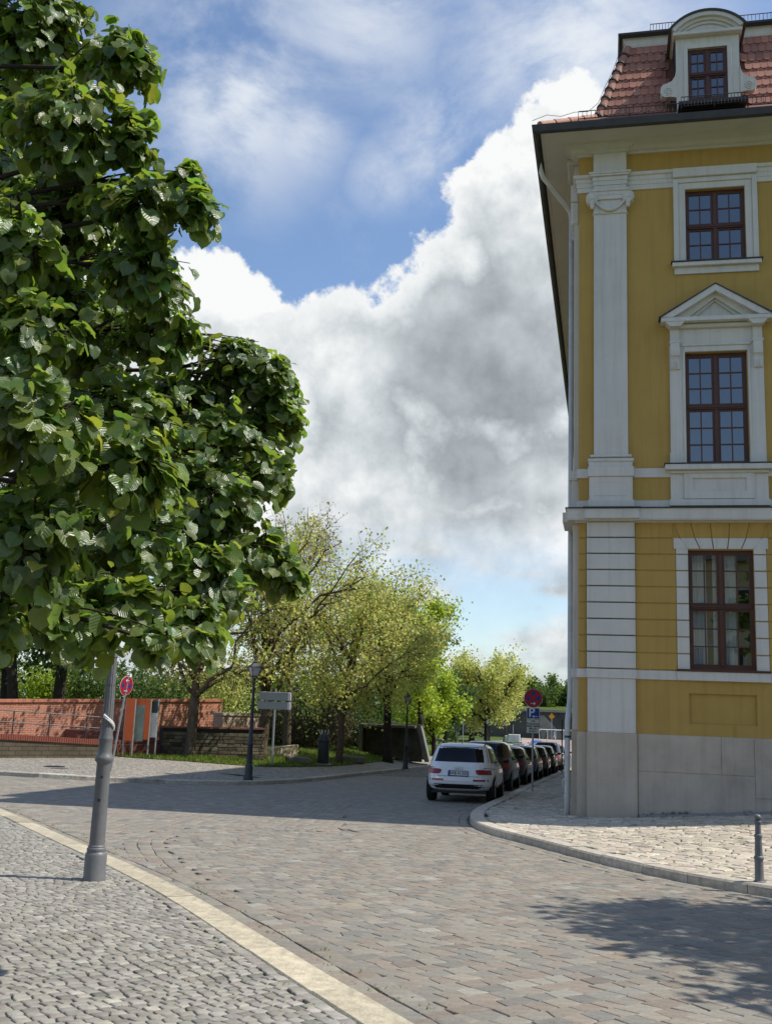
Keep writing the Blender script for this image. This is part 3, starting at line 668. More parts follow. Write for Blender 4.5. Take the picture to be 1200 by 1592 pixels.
# ground floor pilaster: base, shaft blocks
def front_pilaster(X0, X1):
    p = empty('pilaster'); p.parent = pal_o
    fb('pedestal_block', X0 - .005, X1 + .015, -.125, .0, ZB, 1.335, M_PLI, p, .006)
    fb('pilaster_foot', X0 + .01, X1 - .005, -.115, .0, 1.337, 2.494, M_WHT, p, .006)
    fb('pilaster_band', X0 - .01, X1 + .012, -.142, .0, 2.495, 2.690, M_WHT, p, .006)
    for k in range(9): fb('ashlar_block', X0 - .005, X1 + .003, -.125, .0, ROWZ[k] + .014, ROWZ[k + 1] - .012, M_WHT, p, .012)
    fb('entablature_break', X0 - .055, X1 + .10, -.345, .0, 5.985, 6.205, M_WHT, p, .008)
    fb('entablature_neck', X0 + .0, X1 + .03, -.20, .0, 5.945, 5.984, M_SOF, p)
    # upper order
    a, b_ = X0 + .05, X1 - .055
    fb('pedestal_foot', a - .03, b_ + .05, -.20, .0, 6.27, 6.43, M_WHT, p, .01)
    pd = fb('pedestal_die', a, b_ + .02, -.165, .0, 6.431, 6.965, M_WHT, p, .004)
    for q in ((a + .12, b_ - .11, 6.53, 6.545), (a + .12, b_ - .11, 6.835, 6.85), (a + .12, a + .135, 6.545, 6.835), (b_ - .125, b_ - .11, 6.545, 6.835)):
        fb('panel_fillet', q[0], q[1], -.172, -.16, q[2], q[3], M_WHT, pd)
    fb('pedestal_cap', a - .03, b_ + .05, -.20, .0, 6.966, 7.19, M_WHT, p, .012)
    fb('plinth_block', a - .01, b_ + .02, -.17, .0, 7.191, 7.30, M_WHT, p)
    for zc, rr, w in ((7.345, .045, .03), (7.445, .03, -.02)):
        mb = MB(); pr = [(-.15 - rr * math.cos(t), zc + rr * math.sin(t)) for t in np.linspace(-PI / 2, PI / 2, 9)]
        pr = [(-.0, zc - rr)] + pr + [(-.0, zc + rr)]
        mb.prism(pr, a - w, b_ + w + .02, axis='x'); mb.build('base_torus', M_WHT, p, smooth=True, angle=40)
    fb('pilaster_shaft', X0 + .155, X1 - .125, -.115, .0, 7.395, 13.34, M_WHT, p, .006)
    c0, c1 = X0 + .15, X1 - .12; mid = (c0 + c1) / 2
    cp = fb('capital', c0 - .0, c1 + .0, -.155, .0, 13.34, 13.80, M_WHT, p, .012)
    fb('astragal', c0 - .02, c1 + .02, -.145, .0, 13.335, 13.365, M_WHT, cp, .01)
    pr = [(mid + sx * .0, 0) for sx in ()]
    band = [(c0 - .03, 13.70)] + [(c0 - .03 + .0, 13.87), (c1 + .03, 13.87), (c1 + .03, 13.70)]
    MB().prism([(c0, 13.68), (c1, 13.68), (c1, 13.875), (c0, 13.875)][::1], -.205, .0).build('volute_band', M_WHT, cp)
    for sx in (c0 - .03, c1 + .03):
        mb = MB(); mb.lathe([(.145, -.0), (.145, .20), (.13, .215), (.10, .205), (.10, .222), (.055, .215), (.05, .24), (.0, .245)], 22)
        V = np.concatenate(mb.v); mb.v = [np.stack([sx + V[:, 0], -V[:, 2], 13.735 + V[:, 1]], 1)]; mb.f = [f[::-1] for f in mb.f]
        mb.build('volute', M_WHT, cp, smooth=True, angle=35)
        mb = MB(); mb.lathe([(.02, 0), (.05, -.06), (.058, -.12), (.045, -.14), (.05, -.20), (.03, -.22)][::-1], 8, (sx, -.20, 13.67)); mb.build('tassel', M_WHT, cp, smooth=True, angle=40)
    for i in range(6): fb('egg_moulding', c0 + .10 + i * (c1 - c0 - .2) / 6 + .008, c0 + .10 + (i + 1) * (c1 - c0 - .2) / 6 - .008, -.222, -.19, 13.765, 13.835, M_WHT, cp, .012)
    t = np.linspace(0, 1, 13); pts = np.stack([c0 - .0 + (c1 - c0) * t, np.full(13, -.195), 13.70 - .29 * (1 - (2 * t - 1) ** 2)], 1)
    MB().tube(pts, .018 + .028 * (1 - (2 * t - 1) ** 2), 8).build('festoon', M_WHT, cp, smooth=True)
    fb('abacus', c0 - .06, c1 + .06, -.235, .0, 13.877, 13.93, M_WHT, cp, .012)
    for z0, z1, o_ in ((13.935, 14.06, .150), (14.063, 14.17, .165), (14.173, 14.275, .180), (14.278, 14.325, .23), (14.325, 14.375, .255)):
        fb('architrave_break', c0 - .0 - (o_ - .15), c1 + (o_ - .15), -o_, .0, z0, z1, M_WHT, p, .004)
    fb('frieze_break', c0 + .0, c1, -.125, .0, 14.38, 14.905, M_WHT, p)
    V = []; prof = [(.125, 14.90), (.17, 14.905), (.18, 14.965), (.25, 14.98), (.30, 15.035), (.345, 15.06), (.345, 15.09)]
    mb = MB()
    for (o0, z0), (o1, z1) in zip(prof[:-1], prof[1:]):
        e0, e1 = o0 - .125, o1 - .125
        mb.add([(c0 - e0, -o0, z0), (c1 + e0, -o0, z0), (c1 + e1, -o1, z1), (c0 - e1, -o1, z1)], [(0, 1, 2, 3)])
        mb.add([(c0 - e0, 0, z0), (c0 - e0, -o0, z0), (c0 - e1, -o1, z1), (c0 - e1, 0, z1)], [(0, 1, 2, 3)]); mb.add([(c1 + e0, -o0, z0), (c1 + e0, 0, z0), (c1 + e1, 0, z1), (c1 + e1, -o1, z1)], [(0, 1, 2, 3)])
    mb.add([(c0, 0, 14.9), (c1, 0, 14.9), (c1, -.125, 14.9), (c0, -.125, 14.9)], [(0, 1, 2, 3)])
    mb.build('cornice_break', M_SOF, p)
    return p
front_pilaster(.19, 1.225)
# corner pilaster of the side front, seen edge-on
sp_ = empty('side_pilaster'); sp_.parent = pal_o
fb('pedestal_block', -.15, .0, .25, 1.3, ZB, 1.36, M_PLI, sp_, .006); fb('pilaster_foot', -.135, .0, .26, 1.3, 1.362, 5.94, M_WHT, sp_, .006); fb('pilaster_band', -.165, .0, .24, 1.32, 2.49, 2.70, M_WHT, sp_, .006)
fb('entablature_break', -.36, .0, .16, 1.38, 5.99, 6.21, M_WHT, sp_, .006)
fb('pedestal_die', -.17, .0, .25, 1.3, 6.27, 7.0, M_WHT, sp_, .006); fb('pedestal_cap', -.21, .0, .22, 1.33, 6.97, 7.2, M_WHT, sp_, .01)
fb('pilaster_shaft', -.125, .0, .36, 1.2, 7.2, 13.4, M_WHT, sp_, .006); fb('capital', -.20, .0, .32, 1.24, 13.34, 13.93, M_WHT, sp_, .03); fb('architrave_break', -.20, .0, .32, 1.24, 13.935, 14.37, M_WHT, sp_, .01); fb('frieze_break', -.13, .0, .36, 1.2, 14.38, 14.9, M_WHT, sp_); fb('cornice_break', -.30, .0, .25, 1.3, 14.9, 15.06, M_SOF, sp_, .04)
# belt cornice over the ground floor with its zinc cover, sill band, architrave, main cornice
moulding('belt_cornice', [(.0, 5.93), (.06, 5.935), (.08, 5.955), (.16, 5.96), (.235, 5.965), (.24, 5.985), (.25, 6.0), (.25, 6.19), (.27, 6.215), (.0, 6.235)], M_WHT)
mz = moulding('belt_cornice_cover', [(.272, 6.214), (.285, 6.217), (.285, 6.245), (.0, 6.30)], M_ZNC)
MB().add([(.10, -.38, 6.207), (1.36, -.38, 6.207), (1.36, -.0, 6.31), (.10, 0, 6.31), (.10, -.38, 6.24), (1.36, -.38, 6.24)], [(0, 1, 5, 4), (4, 5, 2, 3), (0, 4, 3), (1, 2, 5)]).build('belt_cornice_cover', M_ZNC, pal_o)
moulding('foot_band', [(.0, 6.29), (.045, 6.295), (.045, 6.435), (.0, 6.445)], M_WHT)
moulding('sill_band', [(.0, 6.965), (.040, 6.97), (.040, 7.175), (.0, 7.18)], M_WHT)
moulding('architrave', [(.0, 13.955), (.045, 13.957), (.045, 14.075), (.06, 14.077), (.06, 14.185), (.075, 14.187), (.075, 14.285), (.12, 14.30), (.135, 14.33), (.135, 14.37), (.0, 14.375)], M_WHT)
moulding('main_cornice', [(.0, 14.885), (.05, 14.89), (.06, 14.93), (.14, 14.955), (.20, 15.02), (.30, 15.055), (.34, 15.06), (.36, 15.10), (.80, 15.115), (.82, 15.10), (.86, 15.10), (.87, 15.16), (.90, 15.165), (.93, 15.21)], M_SOF)
g1 = moulding('gutter', [(.90, 15.19), (.93, 15.06), (.985, 15.035), (1.05, 15.07), (1.07, 15.235), (1.05, 15.235), (1.03, 15.10), (.95, 15.09), (.80, 15.26)], M_ZNC)
# windows
M_GLC = bpy.data.materials.new('clear window glass'); M_GLC.use_nodes = True
_n = M_GLC.node_tree.nodes; _l = M_GLC.node_tree.links; _t = _n.new('ShaderNodeBsdfTransparent'); _t.inputs[0].default_value = (.80, .84, .84, 1); _g = _n.new('ShaderNodeBsdfGlossy'); _g.inputs['Roughness'].default_value = .015; _m = _n.new('ShaderNodeMixShader'); _m.inputs[0].default_value = .26
_l.new(_t.outputs[0], _m.inputs[1]); _l.new(_g.outputs[0], _m.inputs[2]); _l.new(_m.outputs[0], _n['Material Output'].inputs[0])
def window(X0, X1, Z0, Z1, rows, name='window', y=.10, tz=None, par=None, curtain=False):
    w = empty(name); w.parent = par or pal_o
    mb = MB(); f = .055; mid = (X0 + X1) / 2; tz = tz or (Z0 + Z1) / 2
    mb.box(X0, X0 + f, y, y + .08, Z0, Z1); mb.box(X1 - f, X1, y, y + .08, Z0, Z1); mb.box(X0 + f, X1 - f, y, y + .08, Z1 - f, Z1); mb.box(X0 + f, X1 - f, y, y + .08, Z0, Z0 + .075)
    mb.build('frame', M_FRM, w)
    fb('transom', X0 + f, X1 - f, y - .03, y + .07, tz - .05, tz + .05, M_FRM, w, .008); fb('transom_drip', X0 + f, X1 - f, y - .05, y + .0, tz - .015, tz + .018, M_FRM, w, .006)
    for z0, z1 in ((Z0 + .075, tz - .05), (tz + .05, Z1 - f)):
        fb('mullion', mid - .045, mid + .045, y - .022, y + .07, z0, z1, M_FRM, w, .008)
        for x0, x1 in ((X0 + f, mid - .045), (mid + .045, X1 - f)):
            s = .040; mb = MB(); mb.box(x0, x0 + s, y + .01, y + .06, z0, z1); mb.box(x1 - s, x1, y + .01, y + .06, z0, z1); mb.box(x0 + s, x1 - s, y + .01, y + .06, z0, z0 + s); mb.box(x0 + s, x1 - s, y + .01, y + .06, z1 - s, z1)
            xm = (x0 + x1) / 2; mb.box(xm - .013, xm + .013, y + .014, y + .05, z0 + s, z1 - s)
            rz = [z0 + s + (z1 - z0 - 2 * s) * k / rows for k in range(rows + 1)]
            for k in range(1, rows): mb.box(x0 + s, xm - .0131, y + .015, y + .049, rz[k] - .013, rz[k] + .013); mb.box(xm + .0131, x1 - s, y + .015, y + .049, rz[k] - .013, rz[k] + .013)
            mb.build('casement', M_FRM, w)
            for k in range(rows):
                for a, b_ in ((x0 + s, xm - .013), (xm + .013, x1 - s)):
                    ta, tb = random.gauss(0, .0010), random.gauss(0, .0010)
                    V = [(a, y + .035 + ta, rz[k]), (b_, y + .035 - ta, rz[k]), (b_, y + .035 - ta + tb, rz[k + 1]), (a, y + .035 + ta + tb, rz[k + 1])]
                    MB().add(V, [(0, 1, 2, 3)]).build('pane', M_GLC if curtain else M_GLS, w)
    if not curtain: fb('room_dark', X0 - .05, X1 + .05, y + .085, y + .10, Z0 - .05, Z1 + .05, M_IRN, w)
    else:
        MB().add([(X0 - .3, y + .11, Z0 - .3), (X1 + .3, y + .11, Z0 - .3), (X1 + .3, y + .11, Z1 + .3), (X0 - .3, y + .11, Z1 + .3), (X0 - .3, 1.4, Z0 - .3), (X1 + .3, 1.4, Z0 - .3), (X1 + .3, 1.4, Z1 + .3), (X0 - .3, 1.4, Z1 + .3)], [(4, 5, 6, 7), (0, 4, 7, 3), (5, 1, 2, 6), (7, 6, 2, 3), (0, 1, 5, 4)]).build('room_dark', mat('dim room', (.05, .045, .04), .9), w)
        for a, b_ in ((X0 + .02, X0 + .40), (mid - .16, mid + .34)):
            n = 41; t = np.linspace(0, 1, n); xx = a + (b_ - a) * t; yy = y + .19 + .022 * np.sin(t * 46) + .012 * np.sin(t * 17 + 1); V = np.concatenate([np.stack([xx, yy, np.full(n, Z0 + .02)], 1), np.stack([xx * .985 + .015 * (a + b_) / 2, yy, np.full(n, Z1)], 1)])
            MB().add(V, [(i, i + 1, n + i + 1, n + i) for i in range(n - 1)]).build('curtain', mat('white curtain', (.78, .78, .76), .9, .04, 3), w, smooth=True)
    return w
for bx in BAYS:
    dx = bx - BAYS[0]
    # ground floor
    w = window(WIN1[0] + dx, WIN1[1] + dx, WIN1[2], WIN1[3], 3, tz=4.09, curtain=True)
    fb('sill_cover', bx - .96, bx + .95, -.10, .12, 2.690, 2.735, M_FRM, w); fb('sill_stone', bx - .955, bx + .945, -.075, .05, 2.495, 2.689, M_WHT, w, .006)
    # first floor with pediment
    w = window(WIN2[0] + dx, WIN2[1] + dx, WIN2[2], WIN2[3], 3, tz=8.60)
    for sg in (-1, 1):
        a = bx + sg * .85; x0, x1 = sorted((a - .165, a + .165)); x0 += dx * 0
        fb('jamb', x0, x1, -.055, .0, 7.255, 10.05, M_WHT, w, .006); xi = bx + sg * .675; fb('inner_jamb', min(xi, xi - sg * .0 + sg * .06), max(xi, xi + sg * .06), -.075, .0, 7.255, 9.9, M_WHT, w, .008)
        fb('jamb_foot', x0 - .018, x1 + .0, -.085, .0, 7.245, 7.52, M_WHT, w, .006)
        cx = bx + sg * .895
        fb('bracket_head', cx - .125, cx + .125, -.17, .0, 10.06, 10.11, M_WHT, w, .012)
        pr = [(0, 10.06), (-.16, 10.06), (-.165, 9.88), (-.15, 9.78), (-.10, 9.74), (-.085, 9.70), (-.11, 9.66), (-.10, 9.46), (0, 9.44)]
        mb = MB(); mb.prism(pr, cx - .10, cx + .10, axis='x'); mb.build('bracket', M_WHT, w)
        for k in range(3): fb('bracket_flute', cx - .075 + k * .055, cx - .045 + k * .055, -.125, -.09, 9.47, 9.66, M_WHT, w, .008)
        fb('pediment_pier', cx - .105, cx + .105, -.10, .0, 10.111, 10.42, M_WHT, w, .005)
        MB().prism([(cx - .105, 10.42), (cx + .105, 10.42), (cx + .21, 10.53), (cx - .21, 10.53)], -.285, .0).build('pier_cap', M_WHT, w)
    fb('lintel', bx - .69, bx + .69, -.07, .0, 9.875, 10.0, M_WHT, w, .006); fb('lintel_drip', bx - .74, bx + .74, -.10, .0, 10.0, 10.05, M_WHT, w, .012)
    fb('frieze_panel', bx - .79, bx + .79, -.052, .0, 10.051, 10.42, M_WHT, w); fb('frieze_moulding', bx - .79, bx + .79, -.15, .0, 10.421, 10.52, M_SOF, w, .02)
    fb('pediment_base', bx - 1.20, bx + 1.20, -.30, .0, 10.531, 10.63, M_WHT, w, .008)
    hz, ax = 10.635, 11.385
    for sg in (-1, 1):
        q = [(bx + sg * 1.22, hz), (bx, ax), (bx, ax - .155), (bx + sg * .93, hz)]; MB().prism(q if sg < 0 else q[::-1], -.305, .0).build('raking_cornice', M_WHT, w)
        q = [(bx + sg * 1.25, hz + .005), (bx, ax + .03), (bx, ax + .002), (bx + sg * 1.22, hz - .02)]; MB().prism(q if sg < 0 else q[::-1], -.325, .0).build('pediment_cover', M_ZNC, w)
        q = [(bx + sg * .93, hz), (bx, ax - .157), (bx, ax - .27), (bx + sg * .63, hz)]; MB().prism(q if sg < 0 else q[::-1], -.17, .0).build('raking_moulding', M_SOF, w)
        q = [(bx + sg * .63, hz), (bx, ax - .272), (bx, ax - .33), (bx + sg * .50, hz)]; MB().prism(q if sg < 0 else q[::-1], -.10, .0).build('raking_fillet', M_SOF, w)
    MB().prism([(bx - .5, hz), (bx + .5, hz), (bx, ax - .33)], -.045, .0).build('tympanum', M_WHT, w)
    fb('window_sill', bx - 1.15, bx + 1.13, -.235, .02, 7.10, 7.225, M_WHT, w, .012); fb('sill_cover', bx - 1.17, bx + 1.15, -.25, .12, 7.226, 7.248, M_ZNC, w)
    fb('sill_moulding', bx - 1.06, bx + 1.05, -.15, .0, 7.03, 7.099, M_SOF, w, .015)
    ap = fb('apron', bx - 1.03, bx + 1.03, -.075, .0, 6.445, 7.03, M_WHT, w, .004)
    for q in ((bx - .74, bx + .74, 6.46, 6.63), (bx - .74, bx + .74, 6.925, 7.029), (bx - .74, bx - .56, 6.63, 6.925), (bx + .57, bx + .74, 6.63, 6.925)): fb('apron_fillet', q[0], q[1], -.115, -.07, q[2], q[3], M_WHT, ap)
    fb('apron_foot', bx - 1.06, bx + 1.06, -.13, .0, 6.30, 6.444, M_WHT, w, .008)
    # second floor
    w = window(WIN3[0] + dx, WIN3[1] + dx, WIN3[2], WIN3[3], 2, tz=12.97)
    c3 = bx + .06
    for sg in (-1, 1):
        for o0, o1, pr in ((.665, .82, .05), (.82, .935, .085)):
            a, b_ = sorted((c3 + sg * o0, c3 + sg * o1)); fb('jamb', a, b_, -pr, .0, 12.06, 13.88 + (o1 - .665), M_WHT, w, .006)
    fb('lintel', c3 - .665, c3 + .665, -.05, .0, 13.88, 14.035, M_WHT, w, .004); fb('lintel', c3 - .82, c3 + .82, -.085, .0, 14.036, 14.15, M_WHT, w, .004); fb('lintel_crown', c3 - .94, c3 + .94, -.15, .0, 14.153, 14.38, M_WHT, w, .01)
    fb('window_sill', c3 - .98, c3 + .98, -.14, .0, 11.93, 12.03, M_WHT, w, .012); fb('sill_cover', c3 - 1.01, c3 + 1.01, -.16, .12, 12.031, 12.055, M_ZNC, w); fb('apron', c3 - .93, c3 + .93, -.045, .0, 11.77, 11.929, M_WHT, w)
# roof
ro = MB()
E0 = (-.97, -1.0, 15.23); E1 = (.45, .40, 16.18); E2 = (1.20, 1.15, 18.50)
def ringq(a, b_):
    ro.add([(a[0], a[1], a[2]), (XR, a[1], a[2]), (XR, b_[1], b_[2]), (b_[0], b_[1], b_[2])], [(0, 1, 2, 3)]); ro.add([(a[0], YR, a[2]), (a[0], a[1], a[2]), (b_[0], b_[1], b_[2]), (b_[0], YR, b_[2])], [(0, 1, 2, 3)])
ringq(E0, E1); ringq(E1, E2)
roof = ro.build('roof', M_TIR, pal_o)
MB().add([(1.0, .95, 18.75), (XR, .95, 18.75), (XR, 7, 19.6), (7, 7, 19.6), (1.0, YR, 18.75), (7, YR, 19.6), (XR, YR, 19.6)], [(0, 1, 2, 3), (4, 0, 3, 5), (3, 2, 6, 5)]).build('upper_roof', M_ZNC, roof)
moulding('roof_break_cornice', [(-1.20, 18.48), (-1.12, 18.50), (-1.10, 18.55), (-1.10, 18.72), (-1.05, 18.74)], M_WHT, roof)
moulding('roof_break_gutter', [(-1.10, 18.735), (-.98, 18.735), (-.95, 18.78), (-.95, 18.83), (-1.1, 18.84)], M_ZNC, roof)
tile_t = []; lay2 = MB()
sl = np.array([E2[1] - E1[1], E2[2] - E1[2]]); slen = np.linalg.norm(sl); sl /= slen; nrm = np.array([-sl[1], sl[0]])
def tile_verts(xc, s_low, ln, w, lift):
    hw = w / 2 - .004; V = []
    out = [(-hw, ln), (-hw, .05), (-hw * .6, .012), (0, 0), (hw * .6, .012), (hw, .05), (hw, ln)]
    for th_, base in ((.0, 0), (.018, 1)):
        for a, s_ in out:
            l_ = lift * (1 - s_ / ln) + th_; yy = E1[1] + sl[0] * (s_low + s_) + nrm[0] * l_; z = E1[2] + sl[1] * (s_low + s_) + nrm[1] * l_; V.append((xc + a, yy, z))
    n = len(out); Fc = [tuple(range(n, 2 * n)), tuple(range(n - 1, -1, -1))]
    for i in range(n): j = (i + 1) % n; Fc.append((i, j, n + j, n + i))
    return np.array(V), Fc
nrow = 8; rh = slen / nrow
for r in range(-1, nrow):
    for k in range(-1, 28):
        xs = .50 + k * .178 + .089 * (r % 2); s_mid = (r + .5) * rh
        hipx = E1[0] + (E2[0] - E1[0]) * max(0, s_mid) / slen
        if xs < hipx + .05 or xs > 5.4: continue
        if 2.05 < xs < 3.95 and r < 7: continue
        tn_ = np.array((1, 1, 1)) * random.gauss(1, .10); tn_[1:] *= random.gauss(1, .05)
        if r >= 0:
            V, Fc = tile_verts(xs, r * rh, rh * 1.12, .178, .034); c = V.mean(0)
            MB().add(V - c, Fc, np.clip(tn_, .5, 1.5)).build('roof_tile', M_TIL, roof, loc=c)
        V, Fc = tile_verts(xs + .089, r * rh - .055 + (0 if r >= 0 else rh * .55), rh * 1.0 if r >= 0 else rh * .5, .178, .016); lay2.add(V, Fc, np.clip(tn_ * .92, .5, 1.5))
tag(lay2.build('roof_tiles_under', M_TIL, roof), kind='stuff')
e1, e2 = np.array(E1), np.array(E2); hv = (e2 - e1); hl = np.linalg.norm(hv); hd = hv / hl
for k in range(8):
    a = e1 + hd * (k * hl / 8 - .02); b_ = e1 + hd * ((k + 1) * hl / 8 + .01); q = np.linspace(0, 1, 3)[:, None]
    MB().tube(a + (b_ - a) * q, [.125, .11, .098], 12, tint=(1.05, 1.1, 1.1)).build('hip_tile', M_TIL, roof, smooth=True, angle=50)
    MB().tube(np.array([a, a + hd * .05]), [.136, .132], 12).build('hip_joint', M_ZNC, roof)
e0 = np.array(E0)
for k in range(4):
    a = e0 + (e1 - e0) * (k + .25) / 4.4; b_ = e0 + (e1 - e0) * (k + 1.2) / 4.4; MB().tube(np.array([a, b_]), [.10, .085], 10, tint=(1.3, 1.5, 1.5)).build('hip_tile', M_TIL, roof, smooth=True, angle=50)
t = np.linspace(0, 1, 10)[:, None]; MB().tube(np.where(t < .5, e0 + (e1 - e0) * t * 2, e1 + (e2 - e1) * (t * 2 - 1)) + np.array([0, 0, .10]) * np.sin(t * PI * 4) ** 2 + np.array([-.08, -.08, .10]), .007, 4).build('lightning_wire', M_ZNC, roof)
def railing(name, p0, p1, hgt, n, post_every, par, m=M_IRN):
    r_ = empty(name); r_.parent = par; p0, p1 = np.array(p0, float), np.array(p1, float)
    for z in (0.03, hgt): MB().tube([p0 + (0, 0, z), p1 + (0, 0, z)], .011, 5).build('rail', m, r_)
    mb = MB()
    for i in range(n + 1):
        p = p0 + (p1 - p0) * i / n; mb.tube([p + (0, 0, .03), p + (0, 0, hgt)], .006, 4)
    mb.build('bars', m, r_)
    for i in range(0, n + 1, post_every):
        p = p0 + (p1 - p0) * i / n; MB().tube([p + (0, .22, -.10), p + (0, 0, -.02), p + (0, 0, hgt + .03)], .014, 5).build('stanchion', m, r_)
    return r_
railing('snow_guard', (.0, -.72, 15.47), (8.0, -.72, 15.47), .22, 82, 12, roof); railing('snow_guard', (2.32, -.98, 15.42), (3.78, -.98, 15.42), .26, 20, 10, roof)
railing('snow_guard', (1.75, 1.02, 18.80), (2.35, 1.02, 18.80), .25, 8, 4, roof); railing('snow_guard', (3.75, 1.02, 18.80), (8.5, 1.02, 18.80), .25, 52, 8, roof)
# dormer
dm = empty('dormer'); dm.parent = pal_o
DY = .02; c_ = 3.02
holed_wall('dormer_front', [c_ - .73, c_ + .73], [15.7, 17.86], [(c_ - .455, c_ + .455, 16.2, 17.56)], DY, .16, M_WHT, dm)
mb = MB()
for sg in (-1, 1):
    x = c_ + sg * .73; q = [(x, DY, 15.7), (x, 1.3, 15.7), (x, 1.3, 17.9), (x, DY, 17.9)]; mb.add(q, [(0, 1, 2, 3) if sg > 0 else (3, 2, 1, 0)])
mb.build('dormer_cheek', M_ZNC, dm)
for sg in (-1, 1):
    pts = [(0, 17.0), (.03, 16.85), (.10, 16.74), (.22, 16.68), (.31, 16.66), (.36, 16.58), (.37, 16.46), (.33, 16.36), (.25, 16.32), (.15, 16.33), (0, 16.30)]
    q = [(c_ + sg * (.732 + a), z) for a, z in pts]; MB().prism(q if sg < 0 else q[::-1], DY - .03, DY + .14).build('scroll', M_WHT, dm)
    tt = np.linspace(0, 3.6 * PI, 30); rr = .012 + .0085 * tt; cx, cz = c_ + sg * (.732 + .20), 16.48
    MB().tube(np.stack([cx + sg * rr * np.cos(tt), np.full(30, DY - .036), cz + rr * np.sin(tt)], 1), .012, 5).build('scroll_spiral', M_WHT, dm)
fb('dormer_window_surround', c_ - .55, c_ - .455, DY - .03, DY + .02, 16.1, 17.66, M_WHT, dm, .006); fb('dormer_window_surround', c_ + .455, c_ + .55, DY - .03, DY + .02, 16.1, 17.66, M_WHT, dm, .006); fb('dormer_window_surround', c_ - .455, c_ + .455, DY - .03, DY + .02, 17.56, 17.66, M_WHT, dm, .006)
fb('dormer_cornice', c_ - .80, c_ + .80, DY - .16, DY + .10, 17.86, 17.95, M_WHT, dm, .015)
def arc_band(name, r0, r1, y0, y1, m, cz, half):
    n = 18; a = np.linspace(-half, half, n); outer = [(c_ + r1 * math.sin(t), cz + r1 * math.cos(t)) for t in a]; inner = [(c_ + r0 * math.sin(t), cz + r0 * math.cos(t)) for t in a]
    mb = MB()
    for i in range(n - 1): mb.prism([inner[i], inner[i + 1], outer[i + 1], outer[i]][::-1], y0, y1)
    return mb.build(name, m, dm)
half = R(52); rad = .83 / math.sin(half); cz = 18.02 - rad * math.cos(half)
arc_band('arch_moulding', rad - .10, rad, DY - .18, 1.6, M_WHT, cz, half); arc_band('arch_moulding', rad - .18, rad - .10, DY - .11, .3, M_SOF, cz, half * .97); arc_band('arch_moulding', rad - .25, rad - .18, DY - .06, .3, M_WHT, cz, half * .94)
arc_band('arch_roof', rad, rad + .055, DY - .21, 1.7, M_ZNC, cz, half * 1.04)
MB().prism([(c_ - .72, 17.95)] + [(c_ + (rad - .22) * math.sin(t), cz + (rad - .22) * math.cos(t)) for t in np.linspace(-half * .93, half * .93, 14)] + [(c_ + .72, 17.95)], DY - .02, DY + .2).build('arch_panel', M_WHT, dm)
fb('dormer_balcony_tray', c_ - .75, c_ + .75, -.95, .02, 15.52, 15.60, M_ZNC, dm)
window(c_ - .455, c_ + .455, 16.2, 17.56, 2, 'dormer_window', DY + .05, par=pal_o)
# downpipe at the corner
dp = empty('downpipe'); dp.parent = pal_o
MB().tube([(-.93, .35, 15.08), (-.93, .35, 14.80), (-.88, .42, 14.68), (-.60, .8, 14.45), (-.33, 1.2, 14.25), (-.24, 1.33, 14.15), (-.22, 1.36, 13.9)], .06, 12).build('pipe_bend', M_PIP, dp, smooth=True)
MB().tube([(-.22, 1.36, 13.9), (-.22, 1.36, 2.2), (-.225, 1.2, 1.95), (-.245, .55, 1.55), (-.245, .48, 1.45), (-.245, .48, -.05), (-.245, .48, -.62)], .062, 14).build('pipe', M_PIP, dp, smooth=True)
for z in (-.1, .25, .75, 1.3): MB().lathe([(.072, 0), (.074, .02), (.072, .045)], 14, (-.245, .48, z)).build('pipe_collar', M_PIP, dp, smooth=True, angle=40)
MB().lathe([(.068, 0), (.068, .05)], 14, (-.245, .48, 1.18)).build('pipe_sleeve', mat('blue sleeve', (.03, .07, .16), .6), dp)
MB().tube([(-.31, .48, .30), (-.35, .48, .26), (-.35, .48, .16), (-.31, .48, .12)], .012, 6).build('cleaning_latch', M_PIP, dp)
# slabs at the foot of the wall
for k, (a, b_) in enumerate(((1.27, 1.42), (1.44, 1.80), (1.82, 2.62), (2.64, 3.35), (3.37, 4.1), (4.12, 5.0))):
    Pm = np.array([4.34054, 23.0]) + np.array([CT, -ST]) * (a + b_) / 2 - np.array([ST, CT]) * .30; z = gz(*Pm)
    P0 = np.array([4.34054, 23.0]) + np.array([CT, -ST]) * a - np.array([ST, CT]) * .3; P1 = P0 + np.array([CT, -ST]) * (b_ - a)
    z0, z1 = gz(*P0), gz(*P1); mb = MB(); V = []
    for x, zz in ((a, z0), (b_, z1)):
        for y in (-.54, -.04): V += [(x, y, zz + .05), (x, y, zz + .135)]
    mb.add(V, [(0, 1, 3, 2), (4, 6, 7, 5), (0, 4, 5, 1), (2, 3, 7, 6), (1, 5, 7, 3)], (.27, .265, .25)); o = mb.build('wall_slab', M_KRB, walk_r); o.location = pal_o.location; o.rotation_euler = pal_o.rotation_euler

# ------------------------------------------------------------------ lamps, signs, bollard, bin
def on(p, dz=0.0): return (float(p[0]), float(p[1]), gz(p[0], p[1]) + dz)
